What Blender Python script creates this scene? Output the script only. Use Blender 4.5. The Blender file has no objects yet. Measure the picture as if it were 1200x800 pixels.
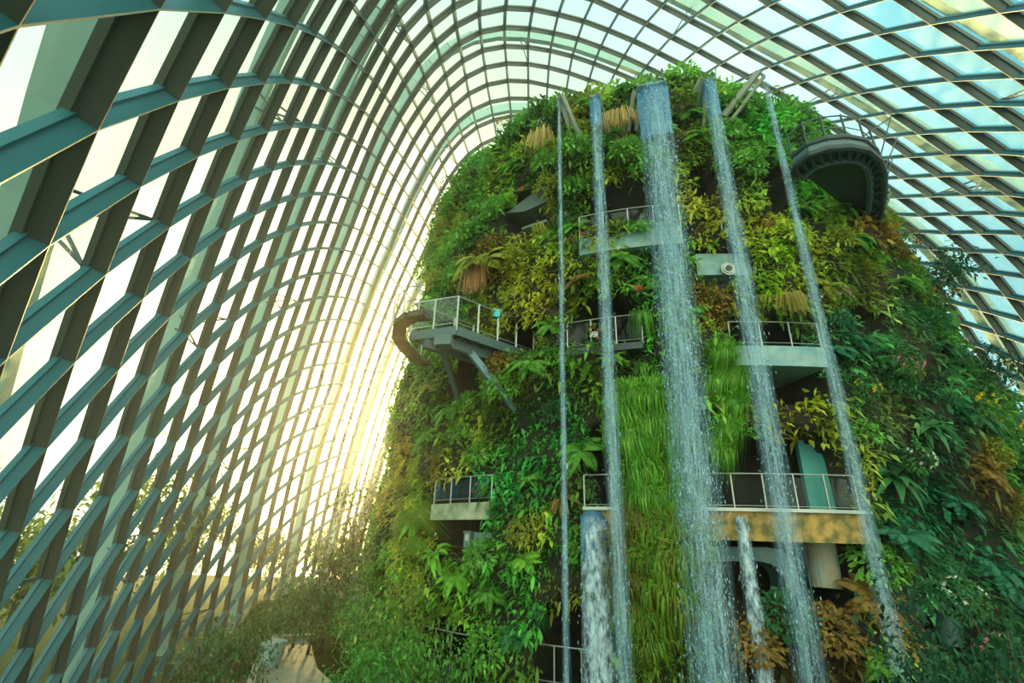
import bpy, math, random
import numpy as np
from mathutils import Vector, Matrix, noise
random.seed(7); rng = np.random.default_rng(7)
PI = math.pi
S = bpy.context.scene; COL = S.collection

# ------------------------------------------------------------------ camera
F_PX = 580.0; CAM_Z = 5.6                      # the viewer stands on a deck above the garden floor
up = np.array([40.0, 1420.0, F_PX]); up /= np.linalg.norm(up)
fy = np.array([0, 0, 1.0]) - up[2]*up; fy /= np.linalg.norm(fy)
fx = -np.cross(fy, up)
RM = np.stack([fx, fy, up])                    # world = RM @ (right, up, forward)
cd = bpy.data.cameras.new('camera'); cd.sensor_width = 36; cd.lens = F_PX/1200*36
cd.clip_start = .05; cd.clip_end = 2000
cam = bpy.data.objects.new('camera', cd); COL.objects.link(cam)
c0, c1, c2 = RM[:, 0], RM[:, 1], -RM[:, 2]
cam.matrix_world = Matrix(((c0[0], c1[0], c2[0], 0), (c0[1], c1[1], c2[1], 0), (c0[2], c1[2], c2[2], CAM_Z), (0, 0, 0, 1)))
S.camera = cam
S.view_settings.view_transform = 'Standard'; S.view_settings.look = 'None'
S.view_settings.gamma = 1; S.view_settings.use_curve_mapping = False
S.view_settings.exposure = 0.55

def ray(px, py):
    d = RM @ np.array([px-600, 400-py, F_PX]); return d/np.linalg.norm(d)
def at_d(px, py, d):                           # point at a horizontal distance d from the viewer
    r = ray(px, py); t = d/math.hypot(r[0], r[1]); return np.array([r[0]*t, r[1]*t, CAM_Z+r[2]*t])
def at_z(px, py, z):                           # point at a height z
    r = ray(px, py); t = (z-CAM_Z)/r[2]; return np.array([r[0]*t, r[1]*t, z])
def proj(P):
    c = RM.T @ (np.array(P, float)-[0, 0, CAM_Z]); return 600+F_PX*c[0]/c[2], 400-F_PX*c[1]/c[2]

# ------------------------------------------------------------------ sky and sun
SUN = ray(448, 492)
w = bpy.data.worlds.new('world'); S.world = w; w.use_nodes = True
nt = w.node_tree; nt.nodes.clear()
def nd(t, k, **kw):
    n = t.nodes.new(k)
    for a, b in kw.items(): setattr(n, a, b)
    return n
def mathn(t, op, a, b=None, c=None):
    n = nd(t, 'ShaderNodeMath', operation=op)
    for i, v in enumerate((a, b, c)):
        if v is None: continue
        if isinstance(v, (int, float)): n.inputs[i].default_value = v
        else: t.links.new(v, n.inputs[i])
    return n.outputs[0]
tc = nd(nt, 'ShaderNodeTexCoord')
dot = nd(nt, 'ShaderNodeVectorMath', operation='DOT_PRODUCT'); dot.inputs[1].default_value = tuple(SUN)
nt.links.new(tc.outputs['Generated'], dot.inputs[0])
ramp = nd(nt, 'ShaderNodeValToRGB'); cr = ramp.color_ramp
SKY = [(0.0, (1.9, 2.0, 1.5)), (.36, (1.8, 1.9, 1.45)), (.52, (.30, .60, .62)), (.64, (.04, .32, .40)), (.71, (.14, .50, .57)), (.77, (.38, .74, .78)), (.80, (.55, .86, .84)), (.855, (.58, .78, .66)), (.92, (.74, .82, .52)), (.95, (1.4, 1.4, .9)), (.985, (3.6, 2.8, 1.2)), (1.0, (6, 4.2, 1.7))]  # low stops brighten the sky behind the viewer, an added front fill
cr.elements[1].position = 1.0; cr.elements[0].position = 0.0
for p, c in SKY[1:-1]: cr.elements.new(p)
for e, (p, c) in zip(sorted(cr.elements, key=lambda q: q.position), SKY): e.color = (*c, 1)
half = mathn(nt, 'MULTIPLY_ADD', dot.outputs['Value'], .5, .5)
nt.links.new(half, ramp.inputs[0])
# soft clouds
nz = nd(nt, 'ShaderNodeTexNoise'); nz.inputs['Scale'].default_value = 2.2; nz.inputs['Detail'].default_value = 6
nt.links.new(tc.outputs['Generated'], nz.inputs['Vector'])
cl = mathn(nt, 'MULTIPLY_ADD', nz.outputs['Fac'], 1.1, .5)
# the sun's disc with its aureole
disc = mathn(nt, 'POWER', half, 420.0)
aur = mathn(nt, 'MULTIPLY', disc, 20.0)
sc = nd(nt, 'ShaderNodeVectorMath', operation='SCALE'); nt.links.new(ramp.outputs[0], sc.inputs[0]); nt.links.new(cl, sc.inputs['Scale'])
ac = nd(nt, 'ShaderNodeVectorMath', operation='SCALE'); ac.inputs[0].default_value = (1, .72, .3); nt.links.new(aur, ac.inputs['Scale'])
ad = nd(nt, 'ShaderNodeVectorMath', operation='ADD'); nt.links.new(sc.outputs[0], ad.inputs[0]); nt.links.new(ac.outputs[0], ad.inputs[1])
bg = nd(nt, 'ShaderNodeBackground'); nt.links.new(ad.outputs[0], bg.inputs['Color']); bg.inputs['Strength'].default_value = 1.0
wo = nd(nt, 'ShaderNodeOutputWorld'); nt.links.new(bg.outputs[0], wo.inputs[0])
sl = bpy.data.lights.new('sun', 'SUN'); sl.energy = 7.0; sl.angle = math.radians(3); sl.color = (1, .64, .22)
so = bpy.data.objects.new('sun', sl); COL.objects.link(so)
so.rotation_euler = Vector(SUN).to_track_quat('Z', 'Y').to_euler()

# ------------------------------------------------------------------ materials
def mat(name, col, rough=.6, metal=0.0, trans=0.0, spec=.5, var=0.0, scale=3.0, col2=None, bump=0.0, attr=None):
    m = bpy.data.materials.new(name); m.use_nodes = True; t = m.node_tree; b = t.nodes['Principled BSDF']
    b.inputs['Roughness'].default_value = rough; b.inputs['Metallic'].default_value = metal
    b.inputs['Specular IOR Level'].default_value = spec
    b.inputs['Base Color'].default_value = (*col, 1)
    out = None
    if col2 is not None:
        n = nd(t, 'ShaderNodeTexNoise'); n.inputs['Scale'].default_value = scale; n.inputs['Detail'].default_value = 5
        g = nd(t, 'ShaderNodeTexCoord'); t.links.new(g.outputs['Object'], n.inputs['Vector'])
        r = nd(t, 'ShaderNodeValToRGB'); r.color_ramp.elements[0].position = .38; r.color_ramp.elements[1].position = .62
        r.color_ramp.elements[0].color = (*col, 1); r.color_ramp.elements[1].color = (*col2, 1)
        t.links.new(n.outputs['Fac'], r.inputs[0]); out = r.outputs[0]
        if bump:
            bp = nd(t, 'ShaderNodeBump'); bp.inputs['Strength'].default_value = bump; t.links.new(n.outputs['Fac'], bp.inputs['Height']); t.links.new(bp.outputs[0], b.inputs['Normal'])
    if attr:
        a = nd(t, 'ShaderNodeAttribute', attribute_name=attr); out = a.outputs['Color']
    if out is not None: t.links.new(out, b.inputs['Base Color'])
    if trans:
        tr = nd(t, 'ShaderNodeBsdfTranslucent'); mx = nd(t, 'ShaderNodeMixShader'); mx.inputs[0].default_value = trans
        if out is not None: t.links.new(out, tr.inputs['Color'])
        else: tr.inputs['Color'].default_value = (*col, 1)
        o = t.nodes['Material Output']
        t.links.new(b.outputs[0], mx.inputs[1]); t.links.new(tr.outputs[0], mx.inputs[2]); t.links.new(mx.outputs[0], o.inputs[0])
    return m
M = {}
M['steel_rib'] = mat('painted_rib_steel', (.075, .095, .080), .45)
M['steel_purlin'] = mat('skylit_purlin_steel', (.022, .12, .15), .4)  # same steel as the ribs; cool sky light put into a teal colour
M['outer'] = mat('outer_arch_paint', (.26, .44, .40), .5)
M['soil'] = mat('garden_soil', (.016, .030, .008), 1.0, spec=0.0, col2=(.03, .055, .014), scale=.8)
M['soffit'] = mat('soffit_concrete', (.10, .14, .12), .8)
M['path'] = mat('path_concrete', (.24, .23, .18), .8, col2=(.30, .29, .23), scale=1.5)
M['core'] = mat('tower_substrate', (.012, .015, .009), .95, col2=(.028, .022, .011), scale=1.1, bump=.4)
M['concrete'] = mat('deck_concrete', (.15, .31, .34), .7, col2=(.27, .40, .38), scale=2.4)
M['algae'] = mat('stained_concrete', (.12, .12, .035), .8, col2=(.46, .28, .07), scale=3.2)
M['mossy'] = mat('streaked_concrete', (.18, .24, .13), .8, col2=(.42, .44, .30), scale=2.5)
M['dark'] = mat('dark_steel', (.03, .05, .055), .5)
M['deckside'] = mat('deck_steel', (.07, .13, .14), .45)
M['brace'] = mat('brace_steel', (.10, .22, .27), .4)
M['rail'] = mat('rail_steel', (.34, .38, .36), .35, metal=.5)
M['teal'] = mat('teal_panel', (.05, .34, .33), .5)
M['tealsign'] = mat('teal_sign', (.03, .45, .45), .4)
M['white'] = mat('white_label', (.8, .8, .78), .5)
M['box'] = mat('equipment_box', (.20, .33, .29), .5)
M['bark'] = mat('bark', (.09, .06, .03), .9, col2=(.16, .12, .06), scale=8)
M['beard'] = mat('root_beard', (.50, .27, .13), .9, trans=.3)
M['leafv'] = mat('mixed_leaves', (.1, .3, .05), .5, trans=.42, attr='Col', spec=.35)
def glass_mat(name, tint, fac, rough=.05):
    m = bpy.data.materials.new(name); m.use_nodes = True; t = m.node_tree; t.nodes.clear()
    a = nd(t, 'ShaderNodeBsdfTransparent'); a.inputs[0].default_value = (*tint, 1)
    g = nd(t, 'ShaderNodeBsdfGlossy'); g.inputs['Roughness'].default_value = rough; g.inputs[0].default_value = (.8, .95, .95, 1)
    lw = nd(t, 'ShaderNodeLayerWeight'); lw.inputs[0].default_value = .12
    f2 = mathn(t, 'MULTIPLY', lw.outputs['Facing'], fac)
    mx = nd(t, 'ShaderNodeMixShader'); t.links.new(f2, mx.inputs[0]); t.links.new(a.outputs[0], mx.inputs[1]); t.links.new(g.outputs[0], mx.inputs[2])
    o = nd(t, 'ShaderNodeOutputMaterial'); t.links.new(mx.outputs[0], o.inputs[0]); return m
M['glass'] = glass_mat('roof_glass', (.86, .97, .93), .22)
M['railglass'] = glass_mat('railing_mesh', (.72, .80, .78), .6)
def water_mat(name, dens, sx, sz, col=(.62, .82, .90), film=None):
    m = bpy.data.materials.new(name); m.use_nodes = True; t = m.node_tree; b = t.nodes['Principled BSDF']
    b.inputs['Base Color'].default_value = (*col, 1); b.inputs['Roughness'].default_value = .25
    g = nd(t, 'ShaderNodeTexCoord'); mp = nd(t, 'ShaderNodeMapping'); mp.inputs['Scale'].default_value = (sx, sx, sz)
    t.links.new(g.outputs['Object'], mp.inputs[0])
    n = nd(t, 'ShaderNodeTexNoise'); n.inputs['Scale'].default_value = 1; n.inputs['Detail'].default_value = 4; n.inputs['Roughness'].default_value = .65
    t.links.new(mp.outputs[0], n.inputs['Vector'])
    mr = nd(t, 'ShaderNodeMapRange'); mr.inputs['From Min'].default_value = .40; mr.inputs['From Max'].default_value = .72; mr.inputs['To Max'].default_value = dens
    t.links.new(n.outputs['Fac'], mr.inputs['Value'])
    a = nd(t, 'ShaderNodeAttribute', attribute_name='Edge')        # thins the water towards its sides
    al = mathn(t, 'MULTIPLY', mr.outputs[0], a.outputs['Fac']); t.links.new(al, b.inputs['Alpha'])
    return m
M['hook'] = mat('brown_deck', (.06, .05, .03), .7, col2=(.12, .09, .05), scale=2)
M['water'] = water_mat('falling_water', .38, 14, .8, (.36, .62, .76))
M['lacy'] = water_mat('lacy_water', .9, 7, 3, (.6, .8, .92))
def film_mat():
    m = bpy.data.materials.new('water_film'); m.use_nodes = True; t = m.node_tree; b = t.nodes['Principled BSDF']
    b.inputs['Base Color'].default_value = (.03, .20, .40, 1); b.inputs['Roughness'].default_value = .12; b.inputs['Alpha'].default_value = .6
    g = nd(t, 'ShaderNodeTexCoord'); wv = nd(t, 'ShaderNodeTexWave'); wv.bands_direction = 'Z'; wv.inputs['Scale'].default_value = 2.2; wv.inputs['Distortion'].default_value = 3
    t.links.new(g.outputs['Object'], wv.inputs[0]); bp = nd(t, 'ShaderNodeBump'); bp.inputs['Strength'].default_value = .5
    t.links.new(wv.outputs[1], bp.inputs['Height']); t.links.new(bp.outputs[0], b.inputs['Normal']); return m
M['film'] = film_mat()
M['drop'] = mat('water_drops', (.45, .68, .82), .2, trans=.3)

# ------------------------------------------------------------------ helpers
def link(name, me, parent=None, loc=None):
    o = bpy.data.objects.new(name, me); COL.objects.link(o)
    if loc is not None: o.location = tuple(loc)
    if parent is not None: o.parent = parent
    return o
def empty(name, loc=(0, 0, 0), rz=0): 
    o = bpy.data.objects.new(name, None); COL.objects.link(o); o.location = tuple(loc); o.rotation_euler = (0, 0, rz); return o
def tag(o, label=None, cat=None, group=None, kind=None):
    if label: o['label'] = label
    if cat: o['category'] = cat
    if group: o['group'] = group
    if kind: o['kind'] = kind
    return o
class MB:
    """collects shapes, links them as one mesh object; origin = local frame of the parent"""
    def __init__(s): s.v = []; s.f = []; s.mi = []; s.cur = 0
    def add(s, vs, fs):
        n = len(s.v); s.v += [tuple(map(float, p)) for p in vs]; s.f += [tuple(n+i for i in q) for q in fs]; s.mi += [s.cur]*len(fs)
    def prism(s, pts, h, up=(0, 0, 1)):           # polygon pts extruded by h along up
        u = np.array(up)*h; pts = [np.array(p, float) for p in pts]; n = len(pts)
        s.add(pts+[p+u for p in pts], [tuple(range(n))[::-1], tuple(range(n, 2*n))]+[(i, (i+1) % n, n+(i+1) % n, n+i) for i in range(n)])
    def bar(s, a, b, w, d, up=(0, 0, 1), bev=0):
        a = np.array(a, float); b = np.array(b, float); t = b-a; L = np.linalg.norm(t)
        if L < 1e-6: return
        t /= L; u = np.array(up, float); x = np.cross(t, u)
        if np.linalg.norm(x) < 1e-4: x = np.cross(t, [1, 0, 0])
        x /= np.linalg.norm(x); y = np.cross(x, t)
        q = [a+x*w/2*i+y*d/2*j for i, j in ((-1, -1), (1, -1), (1, 1), (-1, 1))]
        s.add(q+[p+t*L for p in q], [(0, 3, 2, 1), (4, 5, 6, 7), (0, 1, 5, 4), (1, 2, 6, 5), (2, 3, 7, 6), (3, 0, 4, 7)])
    def tube(s, pts, r, n=8, r2=None):
        pts = [np.array(p, float) for p in pts]; rings = []
        for i, p in enumerate(pts):
            t = pts[min(i+1, len(pts)-1)]-pts[max(i-1, 0)]; t /= max(np.linalg.norm(t), 1e-9)
            x = np.cross(t, [0, 0, 1.]); 
            if np.linalg.norm(x) < 1e-3: x = np.cross(t, [1., 0, 0])
            x /= np.linalg.norm(x); y = np.cross(x, t); k = i/max(1, len(pts)-1)
            rr = r if r2 is None else r+(r2-r)*k
            rings += [p+rr*(x*math.cos(2*PI*j/n)+y*math.sin(2*PI*j/n)) for j in range(n)]
        m = len(pts); fs = [(i*n+j, i*n+(j+1) % n, (i+1)*n+(j+1) % n, (i+1)*n+j) for i in range(m-1) for j in range(n)]
        fs += [tuple(range(n))[::-1], tuple((m-1)*n+j for j in range(n))]; s.add(rings, fs)
    def build(s, name, m, parent=None, loc=None, smooth=False):
        me = bpy.data.meshes.new(name); off = np.array(loc if loc is not None else (0, 0, 0), float)
        me.from_pydata([tuple(np.array(p)-off) for p in s.v] if loc is not None else s.v, [], s.f)
        for mm in (m if isinstance(m, list) else [m]): me.materials.append(mm)
        if isinstance(m, list): me.polygons.foreach_set('material_index', s.mi)
        if smooth: me.polygons.foreach_set('use_smooth', [True]*len(s.f))
        return link(name, me, parent, loc if parent is None else None)
def fast_mesh(name, V, Fq, m, cols=None, attr=None, smooth=False):
    """V (n,3), Fq (k,3 or 4) arrays; cols per-vertex rgb"""
    me = bpy.data.meshes.new(name); k = Fq.shape[1]
    me.vertices.add(len(V)); me.vertices.foreach_set('co', V.astype(np.float32).ravel())
    me.loops.add(Fq.size); me.loops.foreach_set('vertex_index', Fq.astype(np.int32).ravel())
    me.polygons.add(len(Fq)); me.polygons.foreach_set('loop_start', np.arange(0, Fq.size, k, dtype=np.int32))
    if smooth: me.polygons.foreach_set('use_smooth', np.ones(len(Fq), bool))
    me.update(calc_edges=True)
    if cols is not None:
        a = me.attributes.new('Col', 'FLOAT_COLOR', 'POINT'); c = np.ones((len(V), 4), np.float32); c[:, :3] = cols; a.data.foreach_set('color', c.ravel())
    if attr is not None:
        a = me.attributes.new(attr[0], 'FLOAT', 'POINT'); a.data.foreach_set('value', attr[1].astype(np.float32))
    me.materials.append(m); me.validate(); return me

# ------------------------------------------------------------------ the glass vault
DS = 1.85
DC = np.array([1.8948*DS, 31.2063*DS]); DA, DB, DH = (math.exp(k)*DS for k in (2.7863, 3.5664, 3.7867))
DR = .0909; DE = 1.3+math.exp(-.5048); DQ = 1.3+math.exp(.0011); DZ = -16.7181*DS+CAM_Z
rot = np.array([[math.cos(DR), -math.sin(DR)], [math.sin(DR), math.cos(DR)]])
def dome_G(X):
    xy = (X[..., :2]-DC) @ rot; z = X[..., 2]-DZ
    return (np.abs(xy[..., 0]/DA)**DE+np.abs(xy[..., 1]/DB)**DE)**(DQ/DE)+np.abs(z/DH)**DQ
def dome_snap(X):
    c = np.array([DC[0], DC[1], DZ]); return c+(X-c)*(dome_G(X)**(-1/DQ))[..., None]
def dome_hit(px, py):
    d = ray(px, py); lo, hi = 0., 400.
    for _ in range(40):
        m_ = (lo+hi)/2
        if dome_G(np.array([0, 0, CAM_Z])+d*m_) > 1: hi = m_
        else: lo = m_
    return np.array([0, 0, CAM_Z])+d*lo
def dome_N(X):
    e = .01; g = np.stack([(dome_G(X+np.eye(3)[k]*e)-dome_G(X-np.eye(3)[k]*e)) for k in range(3)], -1)
    return g/np.linalg.norm(g, axis=-1)[..., None]
NODES = """-25:11,1172,296 12,1134,296;
-24:10,1194,274 11,1147,274 12,1109,276;
-23:10,1162,252 11,1118,253 12,1080,255;
-22:9,1180,228 10,1130,230 11,1087,231;
-21:9,1144,206 10,1098,208 11,1056,210;
-20:8,1168,180 9,1110,182 10,1062,185;
-19:7,1198,154 8,1134,155 9,1076,158 10,1034,162;
-18:7,1157,124 8,1092,129 9,1040,134 10,1002,141;
-17:6,1186,92 7,1114,96 8,1054,103 9,1006,110 10,968,120;
-16:6,1139,60 7,1070,67 8,1014,77 9,972,88 10,935,99;
-15:5,1172,16 6,1090,29 7,1029,41 8,977,54 9,938,65 10,901,80;
-14:7,984,16 8,938,31 9,901,46 10,867,62 11,842,78 12,822,89 6,1045,1;
-13:8,899,9 9,866,26 10,839,43 11,816,61 12,795,79 13,780,93;
-12:9,831,8 10,806,26 11,784,47 12,769,64 13,755,81;
-11:10,774,11 11,756,30 12,741,51 13,730,69 14,720,87;
-10:11,724,18 12,712,39 13,703,58 14,695,77 15,690,97;
-9:11,696,2 12,683,29 13,678,48 14,670,69 15,667,88;
-8:12,654,22 13,650,42 14,645,63 15,643,81 16,642,104;
-7:12,626,15 13,621,37 14,620,59 15,620,78 16,620,98 17,620,118;
-6:12,593,13 13,593,35 14,593,58 15,595,77 16,596,97 17,598,118 18,600,138;
-5:12,563,20 13,565,40 14,567,62 15,570,82 16,572,102 17,576,122 18,580,143;
-4:11,534,12 12,537,33 13,541,53 14,544,74 15,548,93 16,551,112 17,555,131 18,560,151;
-3:10,503,12 11,508,33 12,514,54 13,519,73 14,525,91 15,529,109 16,533,128 17,538,145;
-2:9,469,20 10,477,38 11,486,58 12,493,75 13,500,92;
-1:6,414,6 7,428,27 8,441,44 12,477,98 13,486,117 14,493,131 15,500,147 16,508,161 17,514,177 18,520,194 19,527,212 9,451,57 10,460,69 11,468,82;
0:0,28,24 1,183,16 2,262,18 3,310,25 4,346,33 5,371,42 6,391,53 13,471,138 14,478,152 15,487,167 7,407,62 8,420,75 9,433,88 10,444,99 11,453,113 12,462,126;
1:1,117,149 2,209,119 3,270,102 4,310,98 5,342,97 6,364,101 13,458,164 14,467,176 15,476,189 16,485,202 17,493,216 18,501,229 19,509,244 20,516,258 21,524,273 7,384,107 8,400,114 9,414,122 10,428,131 11,438,140 12,447,151;
2:1,60,286 2,165,219 3,233,183 4,280,165 5,315,155 6,343,149 14,455,198 15,465,209 16,474,222 17,483,234 18,492,248 19,500,262 20,508,276 7,363,150 8,382,152 9,399,157 10,413,164 11,424,172 12,436,179 13,446,189;
3:1,10,419 2,124,322 3,199,267 4,251,233 5,290,212 6,320,200 14,445,223 15,455,232 16,465,243 17,474,255 18,484,267 19,492,280 7,345,194 8,364,193 9,382,193 10,399,196 11,412,201 12,424,207 13,435,214;
4:2,87,426 3,169,349 4,224,303 5,266,272 6,300,252 15,445,255 16,456,265 17,465,274 18,476,286 7,327,239 8,348,232 9,367,229 10,384,229 11,400,230 12,413,236 13,425,241 14,435,248;
5:2,55,526 3,140,433 4,199,372 5,245,332 6,279,306 15,437,278 17,460,294 7,309,284 8,333,274 9,353,265 10,371,263 11,388,262 12,401,264 13,415,266 14,426,272;
6:2,25,624 3,113,516 4,176,440 5,221,391 6,260,357 7,293,331 8,318,316 9,338,304 10,359,295 11,376,292 12,391,293 13,404,294 14,417,297 15,427,302 16,437,309 17,448,316 18,459,324;
7:3,86,598 4,153,513 5,203,453 6,242,410 7,276,376 8,304,355 9,328,338 10,348,328 11,366,323 12,381,321 13,392,321 14,405,322 15,417,326 16,429,330 17,440,337 18,450,346;
8:3,62,680 4,131,581 5,183,514 7,257,426 8,288,400 9,315,377 10,336,364 13,385,349 14,396,349 15,409,350 16,421,354 17,432,358 18,443,365;
9:3,42,760 4,110,652 5,162,575 6,208,518 14,387,376 15,399,375 16,413,377;
10:4,93,720 5,146,637 6,190,574 7,227,526 15,391,401 16,404,401 17,415,404 18,427,408;
11:5,130,700 6,175,626 13,355,434 14,369,430 15,382,428 16,397,426 17,408,427;
12:5,114,758 6,158,684 7,196,626 15,377,453 16,391,451 17,404,450;
13:6,141,738 16,381,475;
14:16,372,501;
16:16,358,554"""
ij = []; XS = []
for row in NODES.split(';'):
    h, rest = row.split(':'); j = int(h)
    for t in rest.split(): 
        a, b, c = t.split(','); ij.append((int(a), j)); XS.append(dome_hit(float(b), float(c)))
ij = np.array(ij, float); XS = np.array(XS)
def tps_k(a, b):
    r2 = ((a[:, None]-b[None])**2).sum(-1); return r2*np.log(r2+1e-9)*.5
n_ = len(ij); A_ = np.zeros((n_+3, n_+3)); A_[:n_, :n_] = tps_k(ij, ij)+np.eye(n_)*1.5
A_[:n_, n_:] = np.c_[np.ones(n_), ij]; A_[n_:, :n_] = A_[:n_, n_:].T
W_ = np.linalg.solve(A_, np.vstack([XS, np.zeros((3, 3))]))
def grid_at(q):
    q = np.atleast_2d(np.array(q, float)); return dome_snap(tps_k(q, ij) @ W_[:n_]+np.c_[np.ones(len(q)), q] @ W_[n_:])
I0, I1, J0, J1 = -6, 48, -44, 52
gi = np.arange(I0, I1+1); gj = np.arange(J0, J1+1)
GQ = np.array([(i, j) for i in gi for j in gj]); GP = grid_at(GQ).reshape(len(gi), len(gj), 3); GN = dome_N(GP)
dist = np.sqrt(((GQ[:, None]-ij[None])**2).sum(-1)).min(1).reshape(len(gi), len(gj))
inner = ((GQ[:, 0] > 8) & (GQ[:, 1] > -44) & (GQ[:, 1] < 52)).reshape(len(gi), len(gj))
inner |= ((GQ[:, 0] > -2) & (GQ[:, 1] > 0)).reshape(inner.shape)
ok = ((dist < 7.5) | inner) & (GP[..., 2] > -6)
dome = empty('ceiling'); tag(dome, 'vaulted glass and steel conservatory shell over the garden', None, None, 'structure')
GD = .37                                            # depth of the grid members
def ribbon(idx, w, d, name, m):
    """box section swept through the nodes of one grid line"""
    mb = MB(); run = []
    def flush():
        if len(run) > 1:
            P = np.array([GP[a, b] for a, b in run]); N = np.array([GN[a, b] for a, b in run])
            T = np.gradient(P, axis=0); T /= np.linalg.norm(T, axis=1)[:, None]; X = np.cross(T, N); X /= np.linalg.norm(X, axis=1)[:, None]
            vs = []; 
            for p, nn, x in zip(P, N, X):
                vs += [p-x*.016, p+x*.016, p+x*w/2+nn*d, p-x*w/2+nn*d]     # fins taper to a thin inner edge
                vs += [p+nn*(d-.04)-x*w*.95, p+nn*(d-.04)+x*w*.95, p+nn*(d+.1)+x*w*.95, p+nn*(d+.1)-x*w*.95]   # glazing bar behind the deep fin
            fs = []
            for k in range(len(P)-1):
                for q in (0, 4):
                    a = k*8+q; b = a+8; fs += [(a+r, a+(r+1) % 4, b+(r+1) % 4, b+r) for r in range(4)]
            mb.add(vs, fs)
        run.clear()
    for a, b in idx:
        if ok[a, b]: run.append((a, b))
        else: flush()
    flush()
    if mb.v: return mb.build(name, m, dome)
for a in range(len(gi)): ribbon([(a, b) for b in range(len(gj))], .17, GD, 'rib', M['steel_rib'])
for b in range(len(gj)): ribbon([(a, b) for a in range(len(gi))], .12, GD*.85, 'purlin', M['steel_purlin'])
OUT = (GP+GN*(GD+.02)).reshape(-1, 3); nb = len(gj)
fq = np.array([(a*nb+b, (a+1)*nb+b, (a+1)*nb+b+1, a*nb+b+1) for a in range(len(gi)-1) for b in range(nb-1) if ok[a, b] and ok[a+1, b] and ok[a, b+1] and ok[a+1, b+1]])
link('glazing', fast_mesh('glazing', OUT, fq, M['glass']), dome)
# the big arches that stand outside the glass, with the small struts that hold the grid to them
for k in range(-1, 8):
    ia = 2.6+3.95*k
    js = np.arange(J0, J1+.1, 1.0); P = grid_at(np.c_[np.full(len(js), ia), js]); N = dome_N(P)
    keep = [q for q in range(len(js)) if P[q, 2] > -5 and (np.sqrt(((np.array([ia, js[q]])-ij)**2).sum(-1)).min() < 7 or ia > 9)]
    if len(keep) < 3: continue
    mb = MB(); a0 = keep[0]; P2 = P+N*2.6
    for q in keep[:-1]:
        if q+1 in keep: mb.bar(P2[q], P2[q+1], .62, 1.1, up=N[q])
    ar = mb.build('outer_arch', M['outer'], dome)
    for q in keep[2::5]:
        sb = MB()
        for dj in (-.35, .35):
            for di in (-.6, .4):
                e = grid_at([(round(ia+di), js[q])])[0]; sb.tube([e+N[q]*.5, P2[q]+(P[q+1 if q+1 < len(P) else q]-P[q])*dj*.5], .05, 6)
        sb.build('strut', M['dark'], ar)
print('dome lines', len(gi), len(gj), ok.sum())

# ------------------------------------------------------------------ garden floor
def disc_mesh(n=64): pass
g = MB(); g.prism([(-90, -40, -4.9), (90, -40, -4.9), (90, 150, -4.9), (-90, 150, -4.9)], .4)
fl = g.build('floor', M['soil']); tag(fl, kind='structure')
def lft(px, d): p = at_z(px, 780, 0); a = math.atan2(p[0], p[1]); return (math.sin(a)*d, math.cos(a)*d)
q = [lft(225, 9), lft(238, 15), lft(248, 24), lft(262, 36), lft(285, 58), (0, 62), (34, 60), (34, 8), (10, 7)]
g = MB(); n = len(q); g.add([(x, y, 0) for x, y in q]+[(x-(1.5 if k < 5 else 0), y, -4.5) for k, (x, y) in enumerate(q)], [tuple(range(n))]+[(k, n+k, n+(k+1) % n, (k+1) % n) for k in range(n)])
fl = g.build('garden_terrace', M['soil']); tag(fl, 'raised earth terrace that carries the footpath, shrubs and mountain', 'terrace')
PTH = [(330, 790, 7), (340, 765, 8), (338, 752, 9)]
pL = [at_z(x, y, .06) for x, y in ((285, 830), (300, 785), (312, 765), (322, 752))]
pR = [at_z(x, y, .06) for x, y in ((420, 830), (372, 785), (366, 765), (364, 750))]
g = MB(); g.prism(pL+pR[::-1], .06); o = g.build('garden_path', M['path']); tag(o, 'pale concrete footpath running between shrubs to the glass wall', 'path')
g = MB()
for a, b in zip(pL[:-1], pL[1:]): g.bar(a+[0, 0, .15], b+[0, 0, .15], .3, .35)
g.bar(pL[-1]+[-.2, 0, .15], pR[-1]+[.2, 0, .15], .5, .35)
o = g.build('path_kerb', M['path']); tag(o, 'low grey kerb closing the far end of the footpath', 'kerb')

# ------------------------------------------------------------------ the planted tower
TZ = [0, 3, 6, 9, 12, 15, 18, 21, 25, 26, 26.7, 27.0]
TX = [10.0, 10.0, 10.0, 9.9, 9.4, 9.0, 8.4, 8.1, 7.4, 7.3, 7.3, 7.3]
TY = [32.9, 33.1, 33.4, 33.4, 32.3, 31.6, 30.3, 29.1, 27.7, 27.6, 27.6, 27.6]
TR = [17.0, 17.2, 17.4, 17.2, 16.3, 15.4, 14.2, 13.1, 11.6, 10.2, 6.5, .3]
def tower(z): return np.interp(z, TZ, TX), np.interp(z, TZ, TY), np.interp(z, TZ, TR)
def thit(px, py, off=0.0):
    """where the view ray through a pixel meets the tower's face; returns point, angle about the axis, height"""
    d = ray(px, py); o0 = np.array([0, 0, CAM_Z])
    t = np.arange(8, 60, .05); P = o0+d*t[:, None]; cx, cy, r = tower(P[:, 2])
    ins = (np.hypot(P[:, 0]-cx, P[:, 1]-cy) < r+off) & (P[:, 2] < 27)
    if not ins.any():
        k = np.argmin(np.hypot(P[:, 0]-cx, P[:, 1]-cy)-r+1e3*(P[:, 2] > 27))
    else: k = np.argmax(ins)
    p = P[k]; cx, cy, r = tower(p[2]); return p, math.atan2(p[0]-cx, -(p[1]-cy)), p[2]
def tpt(th, z, off=0.0):
    cx, cy, r = tower(z); r = r+off; return np.array([cx+r*math.sin(th), cy-r*math.cos(th), z])
def tnorm(th): return np.array([math.sin(th), -math.cos(th), 0.0])
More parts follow.
